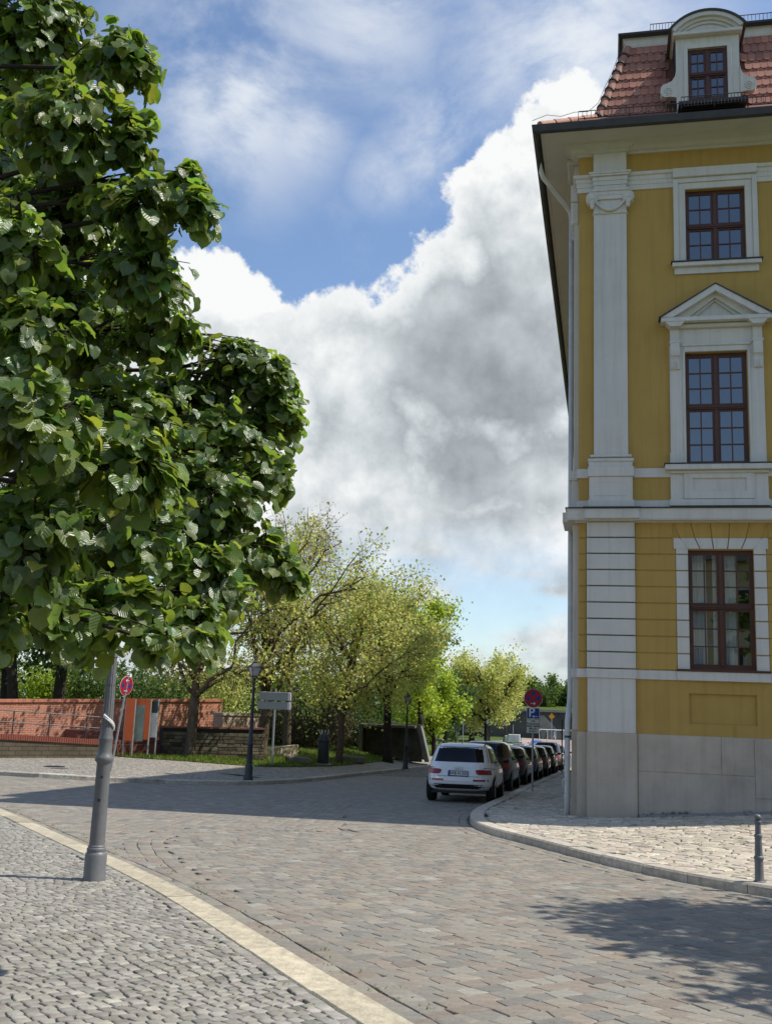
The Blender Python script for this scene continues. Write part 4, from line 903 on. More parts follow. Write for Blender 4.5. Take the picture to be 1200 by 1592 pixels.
# the near post on the plaza edge
lp = empty('lamp_post', on(hit(146.5, 1369, .08), .08), 0, 'thick grey cast-iron lamp post with fluted shaft on the plaza edge', 'street lamp', 'street lamps')
MB().lathe([(.118, 0), (.118, .03), (.112, .05), (.113, .255), (.108, .275), (.096, .29), (.100, .305), (.098, .325), (.088, .335), (.090, .345), (.082, .36)], 28).build('base', M_LMP, lp, smooth=True, angle=35)
MB().lathe([(.080, .36), (.072, 1.18), (.074, 1.19), (.090, 1.21), (.098, 1.235), (.092, 1.26), (.076, 1.28), (.072, 1.31), (.070, 1.42), (.074, 1.43), (.076, 1.45), (.070, 1.47)], 28).build('lower_shaft', M_LMP, lp, smooth=True, angle=35)
mb = MB(); V = []; Fc = []; sg = 48
for z, r in ((1.47, .069), (1.50, .066), (1.58, .060), (2.30, .047)):
    for i in range(sg): a = 2 * PI * i / sg; rr = r * (1 - (.10 if i % 4 in (0,) and z > 1.5 else 0)); V.append((rr * math.cos(a), rr * math.sin(a), z))
for k in range(3):
    for i in range(sg): j = (i + 1) % sg; Fc.append((k * sg + i, k * sg + j, k * sg + sg + j, k * sg + sg + i))
mb.add(V, Fc).build('fluted_shaft', M_LMP, lp)
MB().lathe([(.047, 2.30), (.056, 2.31), (.056, 2.34), (.048, 2.36), (.046, 2.40), (.052, 2.44), (.050, 2.50), (.036, 2.54), (.030, 2.60), (.027, 3.55), (.05, 3.58), (.05, 3.62), (.03, 3.64)], 20).build('upper_shaft', M_LMP, lp, smooth=True, angle=35)
MB().lathe([(.0505, 1.99), (.052, 2.0), (.052, 2.015), (.0505, 2.025)], 20).build('clamp', M_LMD, lp)
t = np.linspace(0, 1, 9); a = -1.9 + t * 2.6
for dz in (0, .018): MB().tube(np.stack([.074 * np.cos(a), .074 * np.sin(a), 1.68 - .15 * t + dz], 1), .011, 6).build('cable_tie', M_PLT, lp)
for ax_ in (-1, 1): MB().tube([(.03 * ax_, -.045, 2.50), (.06 * ax_, -.06, 2.56), (.075 * ax_, -.05, 2.55)], .010, 5).build('cable_tie', M_PLT, lp)
MB().box(-.017, .017, -.078, -.074, .80, .83).build('number_plate', M_LMD, lp); MB().lathe([(.012, 0), (.012, .006)], 10, (0, 0, 0)).build('bolt_hole', M_IRN, lp, loc=(.012, -.079, 1.05), rot=(R(90), 0, 0))
def lantern(par, z, w, m_frame, m_glass):
    b0, b1, hh = w * .52, w, w * 1.75
    for k in range(4):
        a = k * PI / 2; c, s = math.cos(a), math.sin(a)
        q = [(-b0 + .01, -b0 + .004, z), (b0 - .01, -b0 + .004, z), (b1 - .01, -b1 + .004, z + hh), (-b1 + .01, -b1 + .004, z + hh)]
        MB().add([(x * c - y * s, x * s + y * c, zz) for x, y, zz in q], [(0, 1, 2, 3)]).build('lantern_glass', m_glass, par)
    mb = MB()
    for sx, sy in ((-1, -1), (1, -1), (1, 1), (-1, 1)):
        mb.tube([(sx * b0, sy * b0, z), (sx * b1, sy * b1, z + hh)], .014, 5); mb.tube([(sx * b0, sy * b0, z), (sx * .03, sy * .03, z - w * .65)], .010, 5)
    for zz, bb in ((z, b0), (z + hh, b1)):
        for k in range(4):
            a = k * PI / 2; c, s = math.cos(a), math.sin(a); p = [(-bb, -bb), (bb, -bb)]; mb.tube([(x * c - y * s, x * s + y * c, zz) for x, y in p], .014, 5)
    mb.build('lantern_frame', m_frame, par)
    zt = z + hh; MB().lathe([(b1 * 1.55, zt), (b1 * 1.5, zt + .02), (b1 * .55, zt + w * .75), (b1 * .42, zt + w * .8), (b1 * .42, zt + w), (b1 * .5, zt + w * 1.02), (.02, zt + w * 1.3)], 4).build('lantern_roof', m_frame, par, rot=(0, 0, PI / 4)) if False else \
        MB().lathe([(b1 * 1.5, 0), (b1 * 1.46, .025), (b1 * .6, w * .75), (b1 * .5, w * .8), (b1 * .5, w * .98), (b1 * .6, w * 1.0), (.015, w * 1.25)], 4).build('lantern_roof', m_frame, par, loc=(0, 0, zt), rot=(0, 0, PI / 4))
    MB().lathe([(.012, 0), (.03, .03), (.03, .06), (.008, .12)], 8).build('finial', m_frame, par, loc=(0, 0, zt + w * 1.25))
lantern(lp, 3.77, .20, M_LMP, M_LGL)
def street_lamp(p, label, hgt=3.9, rz=0.3, group='street lamps'):
    r = empty('street_lamp', p, rz, label, 'street lamp', group); k = hgt / 4.0
    MB().lathe([(.16, 0), (.16, .10), (.135, .14), (.13, .42), (.12, .46), (.105, .50), (.098, .55)], 16).build('base', M_LMD, r, smooth=True, angle=35)
    MB().lathe([(.098, .55), (.085, 1.05 * k), (.10, 1.08 * k), (.10, 1.14 * k), (.075, 1.18 * k), (.055, 2.0 * k), (.040, 2.95 * k), (.065, 2.98 * k), (.065, 3.03 * k), (.04, 3.06 * k), (.035, 3.16 * k)], 16).build('post', M_LMD, r, smooth=True, angle=35)
    lantern(r, 3.22 * k, .17, M_LMD, M_LGL); return r
street_lamp(on(hit(386, 1213, .11), .10), 'dark street lamp with lantern on the corner of the opposite pavement', 4.15, .5)
street_lamp(on(hit(630, 1195, .11), .10), 'dark street lamp with lantern beside the lawn, left of the white car', 4.1, .2)
p = at(708, 1160, 108); street_lamp((p[0], p[1], gz(p[0], p[1])), 'distant street lamp rising behind the left edge of the white car roof', 4.3, .2)
p = at(757, 1158, 120); street_lamp((p[0], p[1], gz(p[0], p[1]) ), 'distant street lamp in front of the olive-leaved tree trunk', 3.9, .2)
p = at(783, 1160, 132); street_lamp((p[0], p[1], gz(p[0], p[1]) ), 'smallest distant street lamp left of the parking sign', 4.0, .2)
# bollard
bo = empty('bollard', on(hit(1180, 1372, .12), .115), 0, 'slim grey iron bollard with ball top on the sunlit sidewalk', 'bollard')
MB().lathe([(.078, 0), (.078, .018), (.060, .030), (.055, .05), (.052, .30), (.060, .31), (.062, .33), (.058, .35), (.048, .36), (.042, .60), (.050, .61), (.050, .64), (.038, .65), (.034, .80), (.05, .805), (.05, .82), (.03, .83)], 20).build('shaft', M_LMP, bo, smooth=True, angle=35)
MB().lathe([(.02, 0)] + [(.045 * math.sin(t), .045 - .045 * math.cos(t) + .005) for t in np.linspace(.5, PI - .05, 9)], 16, (0, 0, .825)).build('ball', M_LMP, bo, smooth=True); bo.scale = (.95, .95, .86)
# signs
RED = mat('sign red', (.42, .018, .022), .45, .04, 3); BLU = mat('sign blue', (.012, .055, .26), .45, .04, 3); WHI = mat('sign white', (.72, .72, .72), .5, .03, 3); BLK = mat('sign black', (.012, .012, .012), .5, .03, 3)
def text_mesh(name, s, size, m, par, loc, rot, ext=.002, align='CENTER', bold=0.0):
    cu = bpy.data.curves.new(name, 'FONT'); cu.body = s; cu.size = size; cu.extrude = ext; cu.align_x = align; cu.align_y = 'CENTER'; cu.offset = bold; cu.resolution_u = 2
    o = bpy.data.objects.new(name, cu); C.objects.link(o); bpy.context.view_layer.update()
    me = bpy.data.meshes.new_from_object(o.evaluated_get(bpy.context.evaluated_depsgraph_get())); bpy.data.objects.remove(o); bpy.data.curves.remove(cu)
    me.materials.clear(); me.materials.append(m); q = link(name, me, par, loc); q.rotation_euler = rot; return q
def disc(par, name, r, y0, y1, z, m, x=0):
    return MB().prism([(x + r * math.cos(a), z + r * math.sin(a)) for a in np.linspace(0, 2 * PI, 33)[:-1]], y0, y1).build(name, m, par)
def no_stopping(par, z, r, arrow=None):
    pl = disc(par, 'round_sign', r, -.004, .004, z, WHI); disc(pl, 'red_disc', r * .965, -.007, -.0045, z, RED)
    # four blue fields between the crossed red bars
    for k in range(4):
        a0 = PI / 4 + k * PI / 2 + R(17); a1 = PI / 4 + (k + 1) * PI / 2 - R(17); ri, rr = r * .20, r * .72
        c0 = (a0 + a1) / 2; pts = [(.20 * r * math.cos(c0) * 1.0, z + .20 * r * math.sin(c0))] + [(rr * math.cos(a), z + rr * math.sin(a)) for a in np.linspace(a0, a1, 7)]
        MB().prism(pts, -.0095, -.0072).build('blue_field', BLU, pl)
    return pl
def arrow_mesh(par, x0, x1, z, w, y, m):
    sg = 1 if x1 > x0 else -1; hx = x1 - sg * w * 3.0
    q = [(x0, z - w / 2), (hx, z - w / 2), (hx - sg * w * .6, z - w * 2.0), (hx + sg * .6 * w, z - w * 2.0), (x1, z), (hx + sg * .6 * w, z + w * 2.0), (hx - sg * w * .6, z + w * 2.0), (hx, z + w / 2), (x0, z + w / 2)]
    return MB().prism(q if sg > 0 else q[::-1], y - .0015, y).build('arrow', m, par)
q = hit(827.2, 1230, .12); sg = empty('parking_sign', on(q, .10), R(-4), 'parking sign post with red and blue no-stopping disc at the palace kerb', 'road sign')
D_ = q[1]; zt = lambda py: float(at(829, py, D_)[2]) - sg.location.z
MB().tube([(0, .03, 0), (0, .03, zt(1072))], .030, 10).build('post', M_GLV, sg)
zc = zt(1085.5); pl = no_stopping(sg, zc, .30); arrow_mesh(pl, -.085, .085, zc - .165, .022, -.0098, WHI)
z0, z1 = zt(1117.5), zt(1100.5); w = (z1 - z0) / 2
pp = MB().box(-.205, .205, -.004, .004, z0, z1, b=.0).build('parking_plate', WHI, sg); MB().box(-.192, .192, -.007, -.0045, z0 + .013, z1 - .013).build('blue_panel', BLU, pp)
text_mesh('letter', 'P', .40, WHI, pp, (-.045, -.0075, (z0 + z1) / 2 + .015), (R(90), 0, 0), .001, bold=.008); arrow_mesh(pp, .15, -.03, z0 + .075, .018, -.0075, WHI)
for za, zb, lines in ((1128.0, 1118.3, ('mit', 'Parkschein')), (1139.8, 1130.0, ('Mo-Sa', '8-20 h'))):
    a, b_ = zt(za), zt(zb); pt = MB().box(-.20, .20, -.004, .004, a, b_).build('extra_plate', mat('cream plate', (.60, .58, .50), .5, .04), sg)
    for i, s in enumerate(lines): text_mesh('lettering', s, .092, BLK, pt, (0, -.0045, b_ - (b_ - a) * (.28 + .45 * i)), (R(90), 0, 0), .0008, bold=.002)
# leaning no stopping sign on the left
q = hit(172, 1200, .1); q2 = at(197, 1066, q[1]); sgl = empty('no_stopping_sign', on(q, .10), R(0), 'leaning no-stopping sign on the opposite pavement, seen behind the thick lamp post', 'road sign')
lean = math.atan2(q2[0] - q[0], q2[2] - sgl.location.z); Ls = float(np.linalg.norm([q2[0] - q[0], q2[2] - sgl.location.z])); sgl.rotation_euler = (0, lean, R(0))
MB().tube([(0, .03, 0), (0, .03, Ls + .28)], .032, 10).build('post', M_GLV, sgl)
h_ = empty('sign_face'); h_.parent = sgl; h_.location = (0, 0, Ls); h_.rotation_euler = (0, 0, R(64)); 
def no_stop_flat(par, r):
    disc(par, 'round_sign', r, -.004, .004, 0, WHI); disc(par, 'red_disc', r * .965, -.007, -.0045, 0, RED)
    for k in range(4):
        a0 = PI / 4 + k * PI / 2 + R(17); a1 = PI / 4 + (k + 1) * PI / 2 - R(17); rr = r * .72; c0 = (a0 + a1) / 2
        MB().prism([(.2 * r * math.cos(c0), .2 * r * math.sin(c0))] + [(rr * math.cos(a), rr * math.sin(a)) for a in np.linspace(a0, a1, 7)], -.0095, -.0072).build('blue_field', BLU, par)
    arrow_mesh(par, -.085, .085, -.165, .022, -.0098, WHI); arrow_mesh(par, .085, -.085, .165, .022, -.0098, WHI)
no_stop_flat(h_, .31)
# back of a direction sign
q = hit(422.5, 1190, .13); ds = empty('direction_sign', on(q, .12), R(-8), 'pair of grey sign panels seen from behind on one post by the lawn', 'road sign')
D_ = q[1]; ztd = lambda py: float(at(428, py, D_)[2]) - ds.location.z; xd = lambda px: float(at(px, 1090, D_)[0]) - q[0]
MB().tube([(0, 0, 0), (.0, 0, ztd(1071))], .045, 10).build('post', M_GLV, ds)
PAN = mat('sign back grey', (.30, .31, .30), .6, .08, 2, stain=.15)
for a, b_, e in ((1089, 1076, 0), (1103, 1091, -.06)):
    pn = MB().box(xd(402.5) + e, xd(452), -.10, -.055, ztd(a), ztd(b_), b=.012).build('sign_panel', PAN, ds); MB().box(xd(449), xd(453.5), -.12, -.05, ztd(a) + .01, ztd(b_) - .01, b=.01).build('panel_edge', WHI, pn)
# litter bin
q = hit(502, 1189, .13); bn = empty('litter_bin', on(q, .12), 0, 'slim dark cylindrical litter bin with spiked crown on the lawn', 'litter bin')
MB().box(-.36, .36, -.3, .3, 0, .07, b=.02).build('foot_slab', mat('concrete', (.30, .29, .27), .9, .15, 3), bn)
MB().lathe([(.25, .07), (.265, .10), (.265, 1.02), (.29, 1.05), (.30, 1.10), (.28, 1.16), (.24, 1.18), (.20, 1.34), (.10, 1.44)], 20).build('body', M_LMD, bn, smooth=True, angle=35)
for k in range(9): a = k * 2 * PI / 9; MB().tube([(.16 * math.cos(a), .16 * math.sin(a), 1.36), (.25 * math.cos(a), .25 * math.sin(a), 1.52), (.22 * math.cos(a), .22 * math.sin(a), 1.58)], .018, 5).build('spike', M_GLV, bn)
# ------------------------------------------------------------------ walls, ramp, boards on the left
BRK = brick_mat('red brick', (.50, .185, .11), (.41, .145, .085), (.55, .36, .26), .25, .077, stain=.02)
OLD = brick_mat('dark rubble', (.10, .085, .058), (.13, .105, .07), (.05, .045, .035), .5, .16)
def wall_line(name, P, Q, z0, z1, th, m, label=None, cat=None, z1b=None, group=None):
    P, Q = np.array(P[:2]), np.array(Q[:2]); d = Q - P; L_ = np.linalg.norm(d); o = empty(name, (P[0], P[1], 0), math.atan2(d[1], d[0]), label, cat, group)
    z1b = z1 if z1b is None else z1b
    mb = MB(); mb.prism([(0, z0), (L_, z0), (L_, z1b), (0, z1)], 0, th); mb.build('masonry', m, o); return o, L_
D1 = 47.0; A_ = at(-80, 1088, 41.0); B_ = at(346, 1087.5, 50.5)
rw, L1 = wall_line('brick_wall', A_, B_, -1.2, A_[2] - .10, .45, BRK, 'long red brick wall with brick coping behind the ramp', 'wall', z1b=B_[2] - .10)
n = 46
for k in range(n):
    t0, t1 = k / n, (k + 1) / n; za, zb = A_[2] - .099 + (B_[2] - A_[2]) * t0, A_[2] - .099 + (B_[2] - A_[2]) * t1
    MB().prism([(L1 * t0 + .006, za), (L1 * t1 - .006, zb), (L1 * t1 - .006, zb + .12), (L1 * t0 + .006, za + .12)], -.06, .50).build('coping_brick', mat('coping brick', (.50, .20, .12), .9, .2, 1.5), rw)
# return of the brick wall, white splashes of old paint
C_ = at(268, 1139, D1 - 2.2)
# ramp wall with brick kerb and railing
A2 = at(-60, 1146, 37.5); B2 = at(157, 1158, 41.0)
rp, L2 = wall_line('ramp_wall', A2, B2, -1.2, A2[2], .5, OLD, 'low rubble ramp wall topped with a band of upright bricks', 'wall', z1b=B2[2])
n = 60
for k in range(n):
    t0, t1 = k / n, (k + 1) / n; za = A2[2] + (B2[2] - A2[2]) * t0; zb = A2[2] + (B2[2] - A2[2]) * t1
    MB().prism([(L2 * t0 + .008, za + .001), (L2 * t1 - .008, zb + .001), (L2 * t1 - .008, zb + .19), (L2 * t0 + .008, za + .19)], -.05, .55).build('coping_brick', mat('dark coping brick', (.23, .07, .045), .9, .2, 1.5), rp)
# ramp floor behind
MB().prism([(0, A2[2] + .10), (L2, B2[2] + .10), (L2, -1.2), (0, -1.2)][::-1], .56, 2.6).build('ramp_floor', mat('ramp brick floor', (.26, .10, .065), .9, .2, 1.0), rp)
rl = empty('ramp_railing', (A2[0], A2[1], 0), math.atan2(B2[1] - A2[1], B2[0] - A2[0]), 'grey two-bar steel railing along the brick ramp', 'railing')
zl = lambda t, o_: A2[2] + (B2[2] - A2[2]) * t + o_
for o_ in (1.04, .62): MB().tube([(0, .25, zl(0, o_)), (L2, .25, zl(1, o_))], .022, 6).build('rail', M_LMD, rl)
for t in (.09, .36, .62, .90): MB().tube([(L2 * t, .25, zl(t, .19)), (L2 * t, .25, zl(t, 1.05))], .025, 6).build('post', M_LMD, rl)
# steps at the end of the ramp
stp = empty('brick_steps', (*at(118, 1150, 42.3)[:2], -.6), R(36), 'dark brick steps between ramp and red wall', 'steps')
for k in range(4): MB().box(k * .15, 4.2, k * .34, k * .34 + .34 + (1.2 if k == 3 else 0), -.4, .45 + k * .17, b=.01).build('step', mat('step brick', (.20, .075, .05), .9, .2, 2), stp)
# dark rubble wall right of the boards, built of single stones
A3 = at(254, 1129, 44.2); B3 = at(412, 1132, 46.0); B3z = at(412, 1132, 46.0)[2]
dw, L3 = wall_line('rubble_wall', A3, B3, -1.2, A3[2] - .07, .6, mat('wall core', (.035, .032, .025), .95), 'dark weathered rubble wall with tiled top behind the lawn tree', 'wall', z1b=B3[2] - .07)
STN = mat('rubble stone', (1, 1, 1), .95, .35, 5, .5, 30, .15, tint=True, stain=.3)
z = -.95; r = 0
while z < A3[2] - .15:
    hgt = random.uniform(.13, .19); x = -.0 - random.uniform(0, .3)
    while x < L3:
        w_ = random.uniform(.28, .62); x1 = min(x + w_, L3)
        if x1 - max(x, 0) > .08 and z + hgt < A3[2] - .06:
            tt = np.array((.115, .098, .066)) * random.gauss(1, .22)
            MB().box(max(x, 0) + .008, x1 - .008, -.03 - random.uniform(0, .025), .05, z + .008, z + hgt - .008, tint=np.clip(tt, .03, .3), b=.012).build('stone', STN, dw)
        x += w_
    z += hgt; r += 1
n = 16
for k in range(n):
    t0, t1 = k / n, (k + 1) / n; za = A3[2] - .069 + (B3[2] - A3[2]) * t0; zb = A3[2] - .069 + (B3[2] - A3[2]) * t1
    MB().prism([(L3 * t0 + .005, za), (L3 * t1 - .005, zb), (L3 * t1 - .005, zb + .07), (L3 * t0 + .005, za + .07)], -.10, .70).build('coping_tile', mat('coping tile', (.17, .075, .048), .9, .25, 1.0), dw)
# light ruin wall end and the pale sloping wall
A4 = at(346, 1124, 49); B4 = at(404, 1113, 51); wo, L4 = wall_line('ruin_wall', A4, B4, -1.0, at(346, 1112, 49)[2], .6, brick_mat('pale brick', (.42, .25, .18), (.5, .36, .27), (.5, .45, .38), .25, .09), 'pale ruined brick wall stump right of the red wall', 'wall')
MB().box(-.05, L4 + .05, -.05, .65, at(346, 1112, 49)[2] + .001, at(346, 1112, 49)[2] + .12).build('coping', mat('pale coping', (.50, .45, .36), .9, .2, 2), wo)
A5 = at(395, 1180, 49.5); B5 = at(463, 1180, 51.5); po, L5 = wall_line('sloping_wall', A5, B5, -1.2, at(395, 1166, 49.5)[2], .35, mat('peeling pale render', (.62, .52, .36), .9, .35, 2.5, .3, 12, .2, stain=.55), 'low pale peeling wall rising to the right behind the direction sign', 'wall', z1b=at(463, 1158, 51.5)[2])
# information boards
def board(px0, px1, D, cols, label):
    P = at(px0, 1182, D); Q = at(px1, 1182, D); z = gz(P[0], P[1]) + .1; o = empty('information_board', (P[0], P[1], z), math.atan2(Q[1] - P[1], Q[0] - P[0]), label, 'information board', 'information boards by the brick wall')
    W_ = float(np.linalg.norm(Q[:2] - P[:2])); zz = lambda py: float(at(px0, py, D)[2]) - z
    for x in (0, W_): MB().tube([(x, 0, 0), (x, 0, zz(1086))], .035, 8).build('post', M_GLV, o)
    for f0, f1, pa, pb, m in cols: MB().box(W_ * f0, W_ * f1, -.06, -.04, zz(pa), zz(pb)).build('panel', m, o)
    return o
ORG = mat('orange panel', (.60, .12, .028), .5, .08, 1.5); GRN = mat('grey green print', (.22, .27, .22), .5, .35, 2.5); LTP = mat('pale print', (.60, .62, .58), .5, .25, 3); DKG = mat('dark green print', (.03, .06, .05), .5, .2, 3)
board(190, 204, 42.6, [(.02, .98, 1151, 1085, ORG)], 'orange information board on two posts beside the leaning sign')
board(205, 228.5, 42.9, [(.0, .64, 1152, 1096, GRN), (.0, .64, 1096, 1086, ORG), (.66, 1.0, 1149, 1086, ORG)], 'grey-green information board with orange edge, middle one of the three')
board(228.8, 240, 43.2, [(.02, 1.0, 1146, 1108, LTP), (.02, 1.0, 1108, 1090, DKG)], 'white information board with dark green head, rightmost of the three')
# gully and access covers
q = hit(85, 1192, .1); MB().lathe([(.34, 0), (.34, .012), (.30, .016)], 20).build('manhole_cover', M_IRN, walk_f, loc=on(q, .102))
q = hit(345, 1202, .1); o = MB().box(-1.5, 1.5, -.25, .25, 0, .012).build('cover_slab', mat('cover slab', (.22, .20, .165), .9, .15, 3), walk_f, loc=on(q, .101), rot=(0, 0, R(-22)))
# leaning concrete slabs of the old shelter
CON = mat('aged concrete', (.17, .155, .125), .95, .3, 1.5, .4, 15, .15, stain=.4)
q = hit(590, 1176, .1); sh = empty('concrete_shelter', on(q, 0), R(-6), 'dark sunken concrete shelter with a leaning slab at its right end', 'shelter')
s_ = q[1] / F_PX
MB().box(-30 * s_, 62 * s_, 1.4, 1.6, -.2, 52 * s_).build('rear_slab', CON, sh); MB().box(-32 * s_, 52 * s_, -.2, 1.7, 46 * s_, 50 * s_).build('roof_slab', CON, sh)
MB().prism([(56 * s_, 48 * s_), (61 * s_, 50 * s_), (75 * s_, -.1), (69 * s_, -.1)][::-1], -.4, 1.8).build('leaning_slab', mat('pale concrete', (.22, .21, .185), .9, .2, 2), sh); MB().box(-32 * s_, -27 * s_, -.1, 1.5, -.2, 46 * s_).build('side_slab', CON, sh); MB().box(12 * s_, 15 * s_, .3, .5, -.2, 46 * s_).build('prop', CON, sh)

# ------------------------------------------------------------------ cars
TYR = mat('tyre', (.012, .012, .012), .85, .15, 20); RIM = mat('alloy', (.30, .31, .32), .35, .08, 8, metal=.8, spec=.5); CGL = mat('car glass', (.004, .005, .006), .06, .05, 3, spec=.35, ior=1.45)
TAIL = mat('tail lamp', (.26, .010, .014), .18, .15, 10, spec=.6); TRM = mat('black trim', (.012, .012, .013), .5, .1, 10); CHR = mat('chrome', (.6, .6, .6), .15, .03, 5, metal=1.0)
def paint(name, col, rough=.22): return mat('car paint ' + name, col, rough, .03, 2.0, 0, 0, .5, coat=.6)
class Car:
    """closed body of stacked rings: at each height the rear, the front and the half width of a rounded plan"""
    def __init__(s, L, W, H, clear=.30, belt=1.00, rake=.42, hood=1.0, n=5.0):
        s.n = n; h = L / 2; w = W / 2
        Zk = [clear - .06, clear, clear + .10, .58, .74, belt - .12, belt - .02, belt + .05, belt + (H - belt) * .45, belt + (H - belt) * .80, H - .055, H - .018, H]
        re = [-h + .25, -h + .10, -h + .02, -h, -h + .02, -h + .055, -h + .075, -h + .12, -h + .12 + rake * .45, -h + .12 + rake * .78, -h + .12 + rake, -h + rake + .22, -h + rake + .42]
        fr = [h - .25, h - .06, h, h, h - .04, h - .22, h - .55, .34 * h + .42, .34 * h - .02, .34 * h - .42, .34 * h - .62, .34 * h - .80, .34 * h - 1.0]
        hw = [w - .14, w - .07, w - .012, w, w, w - .018, w - .045, w - .075, w - .145, w - .22, w - .285, w - .36, w - .52]
        s.k = (np.array(Zk), np.array(re), np.array(fr), np.array(hw)); s.L, s.W, s.H, s.belt, s.clear = L, W, H, belt, clear
    def ring(s, z):
        Z, a, b, w = s.k; f = lambda q: np.interp(z, Z, q); r, fr, hw = f(a), f(b), f(w); return (r + fr) / 2, (fr - r) / 2, hw
    def rear(s, x, z, off=0.0):
        yc, l, w = s.ring(z); return yc - l * max(0, 1 - abs(x / w) ** s.n) ** (1 / s.n) - off
    def side(s, y, z, off=0.0):
        yc, l, w = s.ring(z); return w * max(0, 1 - abs((y - yc) / l) ** s.n) ** (1 / s.n) + off
    def body(s):
        Z = s.k[0]; zs = np.unique(np.concatenate([Z, np.linspace(Z[0], Z[-1], 34)])); m = 64; V = []; Fc = []
        for z in zs:
            yc, l, w = s.ring(z)
            for i in range(m):
                t = 2 * PI * i / m; c, q = math.cos(t), math.sin(t); V.append((w * np.sign(c) * abs(c) ** (2 / s.n), yc + l * np.sign(q) * abs(q) ** (2 / s.n), z))
        for k in range(len(zs) - 1):
            for i in range(m): j = (i + 1) % m; Fc.append((k * m + i, k * m + j, k * m + m + j, k * m + m + i))
        Fc.append(tuple(range(m - 1, -1, -1))); b = (len(zs) - 1) * m; Fc.append(tuple(range(b, b + m)))
        return MB().add(V, Fc)
    def rear_patch(s, poly_rows, off=.008, nx=10):
        """poly_rows: list of (z, x0, x1) from bottom to top, laid on the tail"""
        V = []; Fc = []
        for z, x0, x1 in poly_rows:
            for i in range(nx): x = x0 + (x1 - x0) * i / (nx - 1); V.append((x, s.rear(x, z, off), z))
        for k in range(len(poly_rows) - 1):
            for i in range(nx - 1): Fc.append((k * nx + i, k * nx + i + 1, k * nx + nx + i + 1, k * nx + nx + i))
        return MB().add(V, Fc)
    def side_patch(s, rows, sg, off=.006, ny=10):
        V = []; Fc = []
        for z, y0, y1 in rows:
            for i in range(ny): y = y0 + (y1 - y0) * i / (ny - 1); V.append((sg * s.side(y, z, off), y, z))
        for k in range(len(rows) - 1):
            for i in range(ny - 1):
                f = (k * ny + i, k * ny + i + 1, k * ny + ny + i + 1, k * ny + ny + i); Fc.append(f if sg > 0 else f[::-1])
        return MB().add(V, Fc)
